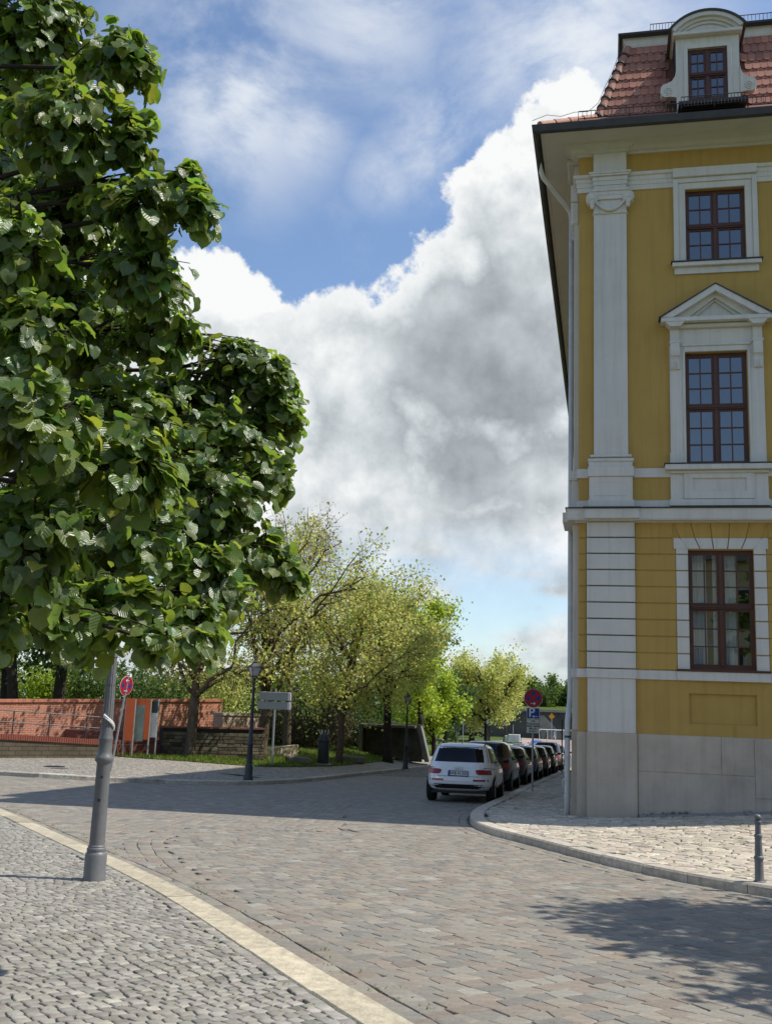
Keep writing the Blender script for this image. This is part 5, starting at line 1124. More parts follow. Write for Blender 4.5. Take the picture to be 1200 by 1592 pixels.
def make_car(L, W, H, m_body, label, group=None, rake=.42, belt=1.0, wheel=.35, clear=.30, rails=False, plate=None, rings=False, lamps='wide', name='parked_car'):
    c = Car(L, W, H, clear, belt, rake); o = empty(name, (0, 0, 0), 0, label, 'car', group); h = L / 2; w = W / 2
    bd = c.body().build('body', m_body, o, smooth=True, angle=50)
    bt, tp = belt + .09, H - .10
    rows = [(z, -(w - .17 - (z - bt) * .26), (w - .17 - (z - bt) * .26)) for z in np.linspace(bt, tp, 7)]
    c.rear_patch(rows, .010, 14).build('rear_window', CGL, o, smooth=True)
    MB().add(*(lambda q: (q.v[0], q.f))(c.rear_patch([(tp + .005, -w * .66, w * .66), (tp + .035, -w * .64, w * .64)], .06, 10))).build('roof_spoiler', m_body, o, smooth=True)
    # side windows with pillar gaps
    for sg in (-1, 1):
        yb, yf = -h + .42 + rake * .3, .34 * h + .28
        cuts = [yb, yb + (yf - yb) * .20, yb + (yf - yb) * .56, yf]
        for i in range(3):
            a, b_ = cuts[i] + .03, cuts[i + 1] - .03; r_ = []
            for z in np.linspace(belt + .07, H - .12, 6):
                t = (z - belt - .07) / (H - .19 - belt); r_.append((z, a + (t * rake * .55 if i == 0 else 0), b_ - (t * .62 if i == 2 else 0)))
            c.side_patch(r_, sg).build('side_window', CGL, o, smooth=True)
        for yw in (-h + .86 * L / 4.6 , h - .88 * L / 4.6):
            # wheel arch lining and wheel
            n = 20; V = [(sg * (c.side(yw, wheel + .02) + .004), yw, wheel * .9)]
            for i in range(n + 1):
                t = PI * i / n; zz = wheel * .9 + (wheel + .055) * math.sin(t); yy = yw + (wheel + .055) * math.cos(t); V.append((sg * (c.side(yy, max(zz, clear)) + .004), yy, zz))
            MB().add(V, [(0, i + 1, i + 2) if sg > 0 else (0, i + 2, i + 1) for i in range(n)]).build('wheel_arch', TRM, o)
            wl = empty('wheel', (sg * (w - .135), yw, wheel)); wl.parent = o; wl.rotation_euler = (0, R(90) * sg, 0)
            MB().lathe([(wheel * .66, -.11), (wheel * .93, -.115), (wheel, -.085), (wheel, .085), (wheel * .93, .118), (wheel * .68, .122), (wheel * .66, .10)], 28).build('tyre', TYR, wl, smooth=True, angle=40)
            mb = MB(); mb.lathe([(wheel * .66, .10), (wheel * .64, .115), (wheel * .60, .10), (wheel * .55, .06), (.01, .055)], 24, cap=False)
            for k in range(5):
                a = k * 2 * PI / 5; ca, sa = math.cos(a), math.sin(a); q = [(.04, -.035), (wheel * .62, -.05), (wheel * .62, .05), (.04, .035)]
                mb.prism([(x * ca - y * sa, x * sa + y * ca) for x, y in q], .06, .105, axis='z')
            mb.build('rim', RIM, wl)
        # door line, mirror, rails
        mr = empty('door_mirror', (sg * (w - .02), .34 * h + .10, belt + .10)); mr.parent = o
        MB().lathe([(.02, -.10), (.055, -.07), (.065, 0), (.055, .07), (.02, .10)], 12).build('mirror_shell', TRM, mr, smooth=True, loc=(sg * .11, 0, 0), rot=(0, R(90), 0)); MB().box(-.05 if sg > 0 else -.03, .05 if sg < 0 else .03, -.02, .03, -.09, -.04).build('mirror_arm', TRM, mr)
        for z in (belt - .10,): c.side_patch([(z - .006, -h + .55, h - .9), (z + .006, -h + .55, h - .9)], sg, .004, 12).build('waist_line', TRM, o)
        for k in (1, 2): c.side_patch([(z, cuts[k] - .006 - .0, cuts[k] + .006) for z in np.linspace(clear + .12, belt + .05, 6)], sg, .004, 2).build('door_gap', TRM, o)
        for k in (1, 2): c.side_patch([(belt - .17, cuts[k + 0] + .12, cuts[k] + .30), (belt - .14, cuts[k] + .12, cuts[k] + .30)], sg, .014, 3).build('door_handle', m_body, o)
        if rails: MB().tube([(sg * (w - .31), -h + .70, H - .04), (sg * (w - .30), -h + .85, H + .015), (sg * (w - .30), .1, H + .015), (sg * (w - .31), .34 * h - .6, H - .05)], .018, 6).build('roof_rail', CHR if not rings else TRM, o, smooth=True)
        # lamps
        x0, x1 = (w - .48, w - .025) if lamps == 'wide' else (w - .30, w - .03)
        if lamps == 'wide': rws = [(belt - .235, x0 + .06, x1), (belt - .19, x0, x1 - .004), (belt - .12, x0 - .01, x1 - .02), (belt - .055, x0 + .22, x1 - .04)]
        else: rws = [(belt - .28, x0 + .12, x1), (belt - .15, x0 + .02, x1 - .01), (belt - .02, x0 + .05, x1 - .04), (belt + .06, x0 + .10, x1 - .09)]
        rws = [(z, a, b_) if sg > 0 else (z, -b_, -a) for z, a, b_ in rws]; c.rear_patch(rws, .012, 8).build('tail_lamp', TAIL, o, smooth=True)
        rz = .60; q = (w - .55, w - .06); c.rear_patch([(rz - .025, *(q if sg > 0 else (-q[1], -q[0]))), (rz + .025, *(q if sg > 0 else (-q[1], -q[0])))], .008, 6).build('reflector', TAIL, o)
        fl = [(.60, .45), (.72, .42)]
        V = [(sg * (w - .5), 0, 0)]
        yc_, l_, ww_ = c.ring(.7); hl = []
        for z in (.66, .74, .82):
            for x in (w * .45, w * .62, w * .80):
                yc_, l_, ww_ = c.ring(z); hl.append((sg * x, yc_ + l_ * max(0, 1 - abs(x / ww_) ** c.n) ** (1 / c.n) + .008, z))
        fc = [(0, 1, 4, 3), (1, 2, 5, 4), (3, 4, 7, 6), (4, 5, 8, 7)]; MB().add(hl, fc if sg < 0 else [f[::-1] for f in fc]).build('headlamp', RIM, o)
    # bumper insert, plate, underside
    c.rear_patch([(clear + .01, -w * .62, w * .62), (clear + .07, -w * .74, w * .74), (clear + .13, -w * .80, w * .80)], .010, 14).build('bumper_insert', TRM, o); MB().box(-w * .78, w * .78, -h + .25, h - .3, clear - .12, clear - .055).build('underbody', TRM, o)
    px = c.rear(0, belt - .20, .018)
    pl = MB().box(-.26, .26, px - .006, px + .012, belt - .265, belt - .155).build('number_plate', WHI, o); MB().box(-.26, -.218, px - .008, px - .0065, belt - .262, belt - .158).build('country_band', BLU, pl)
    fr_ = MB(); 
    for q in ((-.275, .275, belt - .282, belt - .266), (-.275, .275, belt - .154, belt - .138), (-.275, -.261, belt - .266, belt - .154), (.261, .275, belt - .266, belt - .154)): fr_.box(q[0], q[1], px - .01, px + .012, q[2], q[3])
    fr_.build('plate_frame', TRM, pl)
    if plate: text_mesh('plate_lettering', plate, .105, BLK, pl, (.02, px - .0072, belt - .21), (R(90), 0, 0), .0006, bold=.002)
    if rings:
        zz = belt - .07; py = c.rear(0, zz, .014)
        for k in range(4): MB().tube([(-.081 + .054 * k + .036 * math.cos(t), py, zz + .036 * math.sin(t)) for t in np.linspace(0, 2 * PI, 17)], .006, 5, cap=False).build('emblem_ring', CHR, o)
        text_mesh('badge', '45', .06, CHR, o, (.50, c.rear(.5, belt - .33, .01), belt - .33), (R(90), 0, 0), .001); c.rear_patch([(belt - .345, -.62, -.52), (belt - .325, -.62, -.52)], .006, 3).build('badge', CHR, o)
    else: MB().lathe([(.05, 0), (.05, .01)], 12).build('emblem', CHR, o, loc=(0, c.rear(0, belt - .06, .006), belt - .06), rot=(R(90), 0, 0))
    c.rear_patch([(belt - .293, -w + .12, w - .12), (belt - .283, -w + .12, w - .12)], .005, 12).build('tailgate_gap', TRM, o)
    MB().tube([(0, -h + rake + .45, H - .01), (0, -h + rake + .40, H + .05), (0, -h + rake + .30, H + .10)], .012, 5).build('antenna', TRM, o)
    MB().box(-.35, .35, -h + rake * .30, -h + rake * .3 + .012, bt + .04, bt + .055).build('wiper', TRM, o) if False else None
    return o
def place(o, x, y, heading, scale=1.0):
    """stand a car on the sloping street, nose along heading (degrees from +Y towards +X)"""
    a = R(heading); fw = np.array([math.sin(a), math.cos(a)]); rt = np.array([math.cos(a), -math.sin(a)]); P = np.array([x, y]); zf, zb = gz(*(P + fw * 1.3)), gz(*(P - fw * 1.3)); zr, zl = gz(*(P + rt * .7)), gz(*(P - rt * .7))
    f3 = Vector((fw[0], fw[1], (zf - zb) / 2.6)).normalized(); r3 = Vector((rt[0], rt[1], (zr - zl) / 1.4)); r3 = (r3 - f3 * r3.dot(f3)).normalized(); u3 = r3.cross(f3)
    M = Matrix((r3, f3, u3)).transposed().to_4x4(); M.translation = Vector((x, y, (zf + zb) / 2 + .008)); o.matrix_world = M @ Matrix.Scale(scale, 4); return o
GRP = 'cars parked along the palace kerb'
wc = make_car(4.66, 1.91, 1.575, paint('white', (.80, .80, .79), .25), 'white estate SUV parked at the corner, nearest car in the row', GRP, rails=True, plate='WB N 555', rings=True, rake=.50, belt=.985, wheel=.36, clear=.36)
KX = lambda y: float(np.interp(y, KR[:, 1][KR[:, 1] > 21], KR[:, 0][KR[:, 1] > 21]))
place(wc, 2.62, 30.75, 11.0, .985)
dark = [('dark brown crossover with red tail lamp directly ahead of the white car', (.020, .016, .013), 4.45, 1.84, 1.63, .52, 'tall', 37.9), ('black hatchback with pale reflections, third car in the parked row', (.010, .011, .013), 4.3, 1.80, 1.47, .5, 'wide', 43.8),
        ('black estate car, fourth car of the row behind the parking sign post', (.008, .009, .010), 4.7, 1.83, 1.50, .5, 'wide', 49.6), ('black compact car, fifth of the parked row', (.010, .010, .012), 4.1, 1.78, 1.48, .45, 'tall', 55.2),
        ('black hatchback, sixth of the parked row', (.012, .012, .014), 4.2, 1.78, 1.50, .45, 'wide', 60.8), ('tall black van-like car, seventh of the parked row', (.008, .008, .009), 4.6, 1.86, 1.72, .30, 'tall', 66.8), ('dark car at the far end of the row beside the downpipe', (.014, .016, .02), 4.3, 1.8, 1.52, .45, 'wide', 73.0)]
for lab, col, L_, W_, H_, rk, lm, y in dark:
    c = make_car(L_, W_, H_, paint('dark %d' % int(y), col, .2), lab, GRP, rake=rk, belt=.96 if H_ < 1.6 else 1.02, wheel=.32, clear=.30, lamps=lm, plate=None)
    place(c, KX(y) - .28 - W_ / 2, y, 12.6, 1.0)
c = make_car(4.4, 1.8, 1.46, paint('blue', (.035, .10, .30), .22), 'blue hatchback coming up the street in the distance', None, rake=.45, belt=.95, wheel=.32, clear=.28, name='moving_car'); q = hit(834, 1168); place(c, q[0], q[1], 196, 1.05)
for k, (px, py, hd, lab, col, D) in enumerate(((770, 1164, 14, 'silver grey car parked on the far side of the street, nearer of two', (.22, .24, .25), 96), (793, 1160, 14, 'grey-blue car parked on the far side of the street, farther of two', (.16, .19, .21), 108))):
    c = make_car(4.4, 1.8, 1.5, paint('grey %d' % k, col, .25), lab, 'cars parked across the street', rake=.45, belt=.95, wheel=.32, clear=.28); P = at(px + 17, 1160, D); place(c, P[0], P[1], hd)
c = make_car(4.9, 1.95, 1.95, paint('navy', (.02, .025, .035), .3), 'dark van parked behind the trees on the far lawn', None, rake=.2, belt=1.15, wheel=.34, clear=.3, name='parked_van'); P = at(730, 1140, 215); place(c, P[0], P[1], 95, 1.5)

# ------------------------------------------------------------------ trees
def unit(v): return v / (np.linalg.norm(v, axis=-1, keepdims=True) + 1e-9)
def bez(a, b, c, n):
    t = np.linspace(0, 1, n)[:, None]; return (1 - t) ** 2 * a + 2 * t * (1 - t) * b + t * t * c
def leaf_cloud(P, size, rng, up=0.5):
    """small bent leaves (two quads each) at points P"""
    n = len(P); s = size * rng.uniform(.6, 1.3, n)[:, None]
    t = unit(rng.normal(0, 1, (n, 3)) + [0, 0, -.5]); nn = unit(rng.normal(0, 1, (n, 3)) + [0, 0, up]); b = unit(np.cross(nn, t)); nn = np.cross(t, b)
    w = s * .42; a0 = P; a1 = P + t * s; m = P + t * s * .5
    V = np.stack([a0, m + b * w + nn * w * .35, a1, m - b * w + nn * w * .35], 1)
    F = np.arange(n)[:, None] * 4; Fq = np.concatenate([F + [[0, 1, 2]], F + [[0, 2, 3]]], 0)
    return V.reshape(-1, 3), Fq
def grow_tree(name, label, base, hgt, crown, trunk_r, leaf_m, bark, seed, n_leaf, leaf, cc=None, limbs=9, sub=8, twig=5, fork=.25, lean=(0, 0), hue=.10, group='trees along the lawn and avenue', sparse=.0, cat='tree', gnarl=.25, spread=.22):
    rng = np.random.default_rng(seed); base = np.array(base, float); rx, ry, rz = crown
    cen = base + np.array([lean[0], lean[1], hgt - rz]) if cc is None else np.array(cc, float)
    o = empty(name, tuple(base), 0, label, cat, group); wood = MB(); tips = []
    top = cen + [0, 0, rz * .35]; tz = base + (np.array([cen[0], cen[1], base[2]]) - base) * .15 + [0, 0, hgt * fork]
    n = 7; tp = bez(base + [0, 0, -.15], (base + tz) / 2 + rng.normal(0, .05 * hgt * .1, 3), tz, n); trr = np.linspace(trunk_r * 1.0, trunk_r * .78, n); trr[0] = trunk_r * 1.35; wood.tube(tp, trr, 10)
    lead = bez(tz, (tz + top) / 2 + rng.normal(0, rx * .12, 3), top, 8); wood.tube(lead, np.linspace(trunk_r * .75, trunk_r * .10, 8), 7)
    az0 = rng.uniform(0, 2 * PI)
    for i in range(limbs):
        f = i / max(1, limbs - 1); st = lead[int(f * 4.5)] if i > 1 else tz
        az = az0 + i * 2.4; el = rng.uniform(-.35, .55) + f * .7
        end = cen + np.array([rx * math.cos(az) * math.cos(el), ry * math.sin(az) * math.cos(el), rz * math.sin(el)]) * rng.uniform(.80, 1.0)
        mid = (st + end) / 2 + [0, 0, rng.uniform(.0, .25) * rz] + rng.normal(0, rx * .10, 3); n = 8; pth = bez(st, mid, end, n); pth[1:-1] += rng.normal(0, rx * gnarl * .12, (n - 2, 3)); rad = np.linspace(trunk_r * rng.uniform(.34, .5), trunk_r * .06, n); wood.tube(pth, rad, 6)
        for j in range(sub):
            t = rng.uniform(.25, 1.0); p0 = pth[int(t * (n - 1))]; d = unit(p0 - cen) * .7 + rng.normal(0, .7, 3) + [0, 0, .35]; ln = rng.uniform(.5, 1.1) * spread * (rx + rz); e = p0 + unit(d) * ln
            q = (e - cen) / crown; r_ = np.linalg.norm(q)
            if r_ > 1.05: e = cen + (e - cen) / r_ * 1.05
            sp = bez(p0, (p0 + e) / 2 + rng.normal(0, ln * .16, 3), e, 5); r0 = max(rad[int(t * (n - 1))] * .5, .012); wood.tube(sp, np.linspace(r0, .008, 5), 4, cap=False); tips.append((sp[2:], ln))
            for k in range(twig):
                p1 = sp[rng.integers(1, 5)]; e1 = p1 + unit(rng.normal(0, 1, 3) + [0, 0, .3]) * ln * rng.uniform(.35, .75); tw = np.array([p1, (p1 + e1) / 2 + rng.normal(0, ln * .05, 3), e1]); wood.tube(tw, [.008 + .004, .008, .004], 3, cap=False); tips.append((tw, ln * .6))
    w_ = wood.build('trunk', bark, o, smooth=True); w_.location = tuple(-base)
    per = max(1, int(n_leaf / len(tips))); pts = []
    for tw, ln in tips:
        m = rng.poisson(per)
        if m == 0: continue
        t = rng.uniform(0, len(tw) - 1.001, m); i0 = t.astype(int); fr = (t - i0)[:, None]; pts.append(tw[i0] * (1 - fr) + tw[i0 + 1] * fr + rng.normal(0, ln * .16 + leaf * .5, (m, 3)))
    P = np.concatenate(pts); V, Fq = leaf_cloud(P, leaf, rng)
    # clump-wise colour of the young leaves
    ph = np.sin(P[:, 0] * 1.7 + seed) * np.sin(P[:, 1] * 1.3) * np.sin(P[:, 2] * 1.9 + 1); t = np.ones((len(P), 3)) * (1 + hue * ph[:, None] + rng.normal(0, hue, (len(P), 1))); t[:, 0] *= 1 + rng.normal(0, hue, len(P))
    c = link('crown', mesh_np('crown', V - base, Fq, leaf_m, np.repeat(np.clip(t, .3, 1.9), 4, axis=0)), o); c['kind'] = 'stuff'
    return o
LF_OLIVE = leaf_mat('young olive leaf', (.42, .43, .14), (.76, .78, .20), .50, .55, .3)
LF_LIME = leaf_mat('lime green leaf', (.27, .36, .04), (.62, .76, .07), .5, .5, .35)
LF_GREEN = leaf_mat('green leaf', (.062, .102, .02), (.17, .26, .035), .35, .5, .35)
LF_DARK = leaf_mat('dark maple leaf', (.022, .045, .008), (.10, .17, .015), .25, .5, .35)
LF_PALE = leaf_mat('bud leaf', (.46, .42, .25), (.65, .58, .27), .35, .6, .25)
LF_FAR = leaf_mat('far green leaf', (.10, .165, .03), (.22, .33, .04), .35, .6, .25)
def tree_px(name, label, px, py, D, top, wpx, bot, tr, lm, bark, seed, nl, leaf, cx=None, **k):
    """base at photo (px, py) and depth D; crown between photo rows top and bot, wpx wide"""
    s = D / F_PX; b = at(px, py, D); b[2] = gz(b[0], b[1]) + .1 if D < 240 else b[2]; T = at(cx or px, top, D); B = at(cx or px, bot, D)
    cen = (T + B) / 2; rz = (T[2] - B[2]) / 2; rx = wpx * s / 2; return grow_tree(name, label, b, T[2] - b[2], (rx, rx * k.pop('deep', .9), rz), tr, lm, bark, seed, nl, leaf, cc=cen, **k)
tree_px('lawn_tree', 'young-leaved tree with leaning trunk in front of the rubble wall', 294, 1178, 44.5, 840, 330, 1075, .25, LF_OLIVE, M_BRK, 11, 5600, .155, cx=330, limbs=11, sub=9, fork=.27)
tree_px('lawn_tree', 'tall spreading tree with two low limbs behind the direction sign', 404, 1182, 47.5, 775, 300, 1085, .27, LF_OLIVE, M_BRK, 23, 7500, .155, cx=455, limbs=13, sub=10, fork=.22, spread=.2)
tree_px('lawn_tree', 'pale budding tree rising bare-twigged behind the linden tips', 445, 1172, 56, 770, 190, 1000, .22, LF_PALE, M_BRK, 29, 3600, .14, cx=462, limbs=11, sub=10, twig=7, fork=.30)
tree_px('lawn_tree', 'broad olive-green tree with pale trunk to the right of the litter bin', 526, 1187, 52.5, 880, 250, 1150, .20, LF_OLIVE, M_BRK, 37, 12500, .15, cx=550, limbs=13, sub=10, fork=.24)
tree_px('lawn_tree', 'leafy olive tree with twin trunk by the concrete shelter', 603, 1180, 61, 870, 240, 1140, .28, LF_OLIVE, M_BRD, 41, 12500, .165, cx=588, limbs=13, sub=10, fork=.28)
tree_px('lawn_tree', 'lime-green tree overhanging the shelter, left of the white car', 655, 1168, 72, 905, 150, 1140, .25, LF_LIME, M_BRD, 43, 13000, .2, cx=640, limbs=12, sub=9, fork=.25)
tree_px('lawn_tree', 'low bright lime tree behind the second street lamp', 675, 1165, 80, 1035, 120, 1165, .20, LF_LIME, M_BRD, 47, 9000, .2, cx=668, limbs=10, sub=8, fork=.2)
tree_px('lawn_tree', 'dark green tree in the shade at the end of the lawn', 690, 1163, 100, 1045, 90, 1135, .22, LF_GREEN, M_BRD, 53, 6000, .24, cx=702, limbs=10, sub=8, fork=.2)
tree_px('avenue_tree', 'rounded olive tree standing over the avenue behind the white car', 757, 1160, 150, 1008, 135, 1132, .50, LF_OLIVE, M_BRD, 59, 13000, .33, limbs=13, sub=10, fork=.25)
tree_px('avenue_tree', 'dense green tree behind the olive avenue tree', 733, 1152, 185, 1040, 130, 1125, .5, LF_GREEN, M_BRD, 61, 7000, .5, limbs=10, sub=8, fork=.2)
tree_px('avenue_tree', 'small olive tree left of the parking sign', 785, 1150, 190, 1060, 80, 1130, .35, LF_OLIVE, M_BRD, 67, 5000, .42, limbs=10, sub=8)
tree_px('distant_tree', 'round green tree above the far wall behind the parking sign', 822, 1110, 260, 1056, 55, 1105, .5, LF_FAR, M_BRD, 71, 5000, .6, limbs=9, sub=8, fork=.15, group='distant trees above the far wall')
tree_px('distant_tree', 'large round green tree above the far wall beside the downpipe', 868, 1112, 262, 1055, 80, 1110, .6, LF_FAR, M_BRD, 73, 7000, .6, limbs=10, sub=8, fork=.15, group='distant trees above the far wall')
tree_px('distant_tree', 'slim green tree between the two round far trees', 845, 1114, 255, 1068, 40, 1112, .4, LF_GREEN, M_BRD, 79, 3500, .55, limbs=8, sub=7, fork=.15, group='distant trees above the far wall')
tree_px('distant_tree', 'grey-green poplar far behind the avenue trees', 804, 1112, 300, 1030, 24, 1105, .5, LF_FAR, M_BRD, 83, 3500, .6, limbs=9, sub=7, fork=.1, group='distant trees above the far wall')
# dark maples over the brick wall, left
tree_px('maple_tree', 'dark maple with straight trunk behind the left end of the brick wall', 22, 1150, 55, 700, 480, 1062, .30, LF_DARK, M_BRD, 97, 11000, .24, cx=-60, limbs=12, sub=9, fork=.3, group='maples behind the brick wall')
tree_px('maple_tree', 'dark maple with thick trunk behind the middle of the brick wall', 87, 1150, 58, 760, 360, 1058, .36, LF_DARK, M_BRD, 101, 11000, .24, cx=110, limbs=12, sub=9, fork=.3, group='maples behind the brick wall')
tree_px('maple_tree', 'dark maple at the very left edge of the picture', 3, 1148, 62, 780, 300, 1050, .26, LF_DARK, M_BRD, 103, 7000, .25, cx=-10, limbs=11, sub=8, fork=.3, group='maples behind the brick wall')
# shrubs and the belt of trees further back
def shrub(name, label, px, py, D, wpx, hpx, lm, seed, n, leaf, cat='shrub', group=None, flat=.8):
    s = D / F_PX; b = at(px, py, D); z = b[2]; o = empty(name, tuple(b), 0, label, cat, group); rng = np.random.default_rng(seed); rx, rz = wpx * s / 2, hpx * s
    wood = MB(); P = []
    for i in range(14):
        a = rng.uniform(0, 2 * PI); r = rng.uniform(.2, .95); e = np.array([rx * r * math.cos(a), rx * flat * r * math.sin(a), rz * rng.uniform(.55, 1.0) * math.sqrt(max(.1, 1 - .6 * r * r))]); st = np.array([e[0] * .35, e[1] * .35, -.1]); pth = bez(st, (st + e) / 2 + rng.normal(0, rx * .1, 3), e, 5); wood.tube(pth, np.linspace(.035, .008, 5), 4, cap=False)
        P.append(pth[rng.integers(1, 5, n // 14)] + rng.normal(0, 1, (n // 14, 3)) * [rx * .26, rx * flat * .26, rz * .20])
    wood.build('stems', M_BRD, o); P = np.concatenate(P); P[:, 2] = np.maximum(P[:, 2], .03); V, Fq = leaf_cloud(P, leaf, rng); t = np.ones((len(P), 3)) * rng.normal(1, .2, (len(P), 1)); f = link('foliage', mesh_np('foliage', V, Fq, lm, np.repeat(np.clip(t, .4, 1.8), 4, axis=0)), o); f['kind'] = 'stuff'; return o
LF_BRUSH = leaf_mat('dry brush', (.115, .095, .055), (.12, .11, .05), .25, .8, .15)
sh_ = [('green shrub above the brick wall at the left edge', 20, 1100, 70, 130, 62, LF_GREEN), ('yellow-green shrub above the brick wall between the two maple trunks', 62, 1100, 66, 80, 60, LF_LIME), ('fresh green shrub above the brick wall right of the thick maple', 130, 1100, 66, 110, 62, LF_GREEN), ('green shrub behind the leaning sign', 200, 1100, 70, 120, 66, LF_GREEN), ('green shrub behind the wall left of the lawn tree', 262, 1100, 72, 120, 64, LF_GREEN), ('grey-green shrub behind the end of the brick wall', 345, 1112, 64, 120, 80, LF_OLIVE)]
for k, (lab, px, py, D, w_, hh, lm) in enumerate(sh_): shrub('shrub', lab, px, py, D, w_, hh, lm, 200 + k, 2600, .17, group='shrubs behind the walls')
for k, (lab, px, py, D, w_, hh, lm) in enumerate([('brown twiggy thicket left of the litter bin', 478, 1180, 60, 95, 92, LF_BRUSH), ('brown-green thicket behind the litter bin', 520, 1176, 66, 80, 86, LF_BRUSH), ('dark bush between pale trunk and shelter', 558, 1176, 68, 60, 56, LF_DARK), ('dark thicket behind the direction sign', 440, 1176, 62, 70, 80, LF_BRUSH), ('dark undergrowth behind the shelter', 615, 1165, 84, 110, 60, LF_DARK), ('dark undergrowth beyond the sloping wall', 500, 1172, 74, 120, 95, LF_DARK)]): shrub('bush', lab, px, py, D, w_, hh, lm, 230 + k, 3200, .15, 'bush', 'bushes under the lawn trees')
# wood that closes the view behind everything
def belt(name, x0, x1, y, z, h0, h1, n, lm, leaf, seed, label):
    rng = np.random.default_rng(seed); m = 60; cx = np.linspace(x0, x1, m); hh = rng.uniform(h0, h1, m); k = rng.integers(0, m, n); r = rng.normal(0, 1, (n, 3)); r /= np.linalg.norm(r, axis=1)[:, None]; r *= rng.uniform(.6, 1, (n, 1))
    w_ = (x1 - x0) / m * 1.5; P = np.stack([cx[k] + r[:, 0] * w_, y + r[:, 1] * 6 + 8 * np.sin(k * 1.3), z + hh[k] * (.5 + .5 * r[:, 2])], 1); V, Fq = leaf_cloud(P, leaf, rng); t = np.ones((n, 3)) * rng.normal(1, .2, (n, 1)); return tag(link(name, mesh_np(name, V, Fq, lm, np.repeat(np.clip(t, .4, 1.8), 4, axis=0))), label, 'trees', kind='stuff')
belt('far_wood', -170, 10, 150, -3.0, 7, 12, 26000, LF_GREEN, .9, 301, 'far belt of green trees behind the lawn')
belt('far_wood', -60, 190, 300, -2.0, 7, 13, 22000, LF_FAR, 1.3, 302, 'distant wood across the river')

# ------------------------------------------------------------------ the big linden in the foreground and its neighbour
def linden_leaf(var):
    """heart-shaped, toothed, folded along the midrib; unit length along +Y, upper side +Z"""
    hw = [(0.0, .0), (.30, -.10), (.50, .06), (.56, .30), (.50, .56), (.33, .79), (.13, .92), (0.0, 1.0)]
    fold, curl = (.22, .18), var
    V = []; mid = [0.0, .12, .30, .50, .72, 1.05]
    def zz(x, y): return abs(x) * (.16 + .20 * curl) - (y - .3) ** 2 * (.15 + .30 * curl) - max(0, abs(x) - .35) * .5 * curl + .045 * math.sin(14 * y - 8 * abs(x) + 5 * curl)
    ctr = [(0, 0), (0, .25), (0, .55), (0, 1.02)]
    for x, y in ctr: V.append((x, y, zz(x, y)))
    for sg in (-1, 1):
        for x, y in hw[1:7]: V.append((sg * x, y, zz(x, y)))
    L_ = [4, 5, 6, 7, 8, 9]; Rr = [10, 11, 12, 13, 14, 15]; Fc = []
    for S, fl in ((L_, False), (Rr, True)):
        q = [(0, S[0], S[1]), (0, S[1], 1), (1, S[1], S[2]), (1, S[2], S[3]), (1, S[3], 2), (2, S[3], S[4]), (2, S[4], S[5]), (2, S[5], 3)]
        Fc += [f if fl else f[::-1] for f in q]
    return np.array(V), np.array(Fc)
LV = [linden_leaf(v) for v in (0.0, .35, .7, 1.0)]
LF_LIN = leaf_mat('linden leaf', (.095, .142, .030), (.36, .50, .055), .40, .36, .75, veins=True)
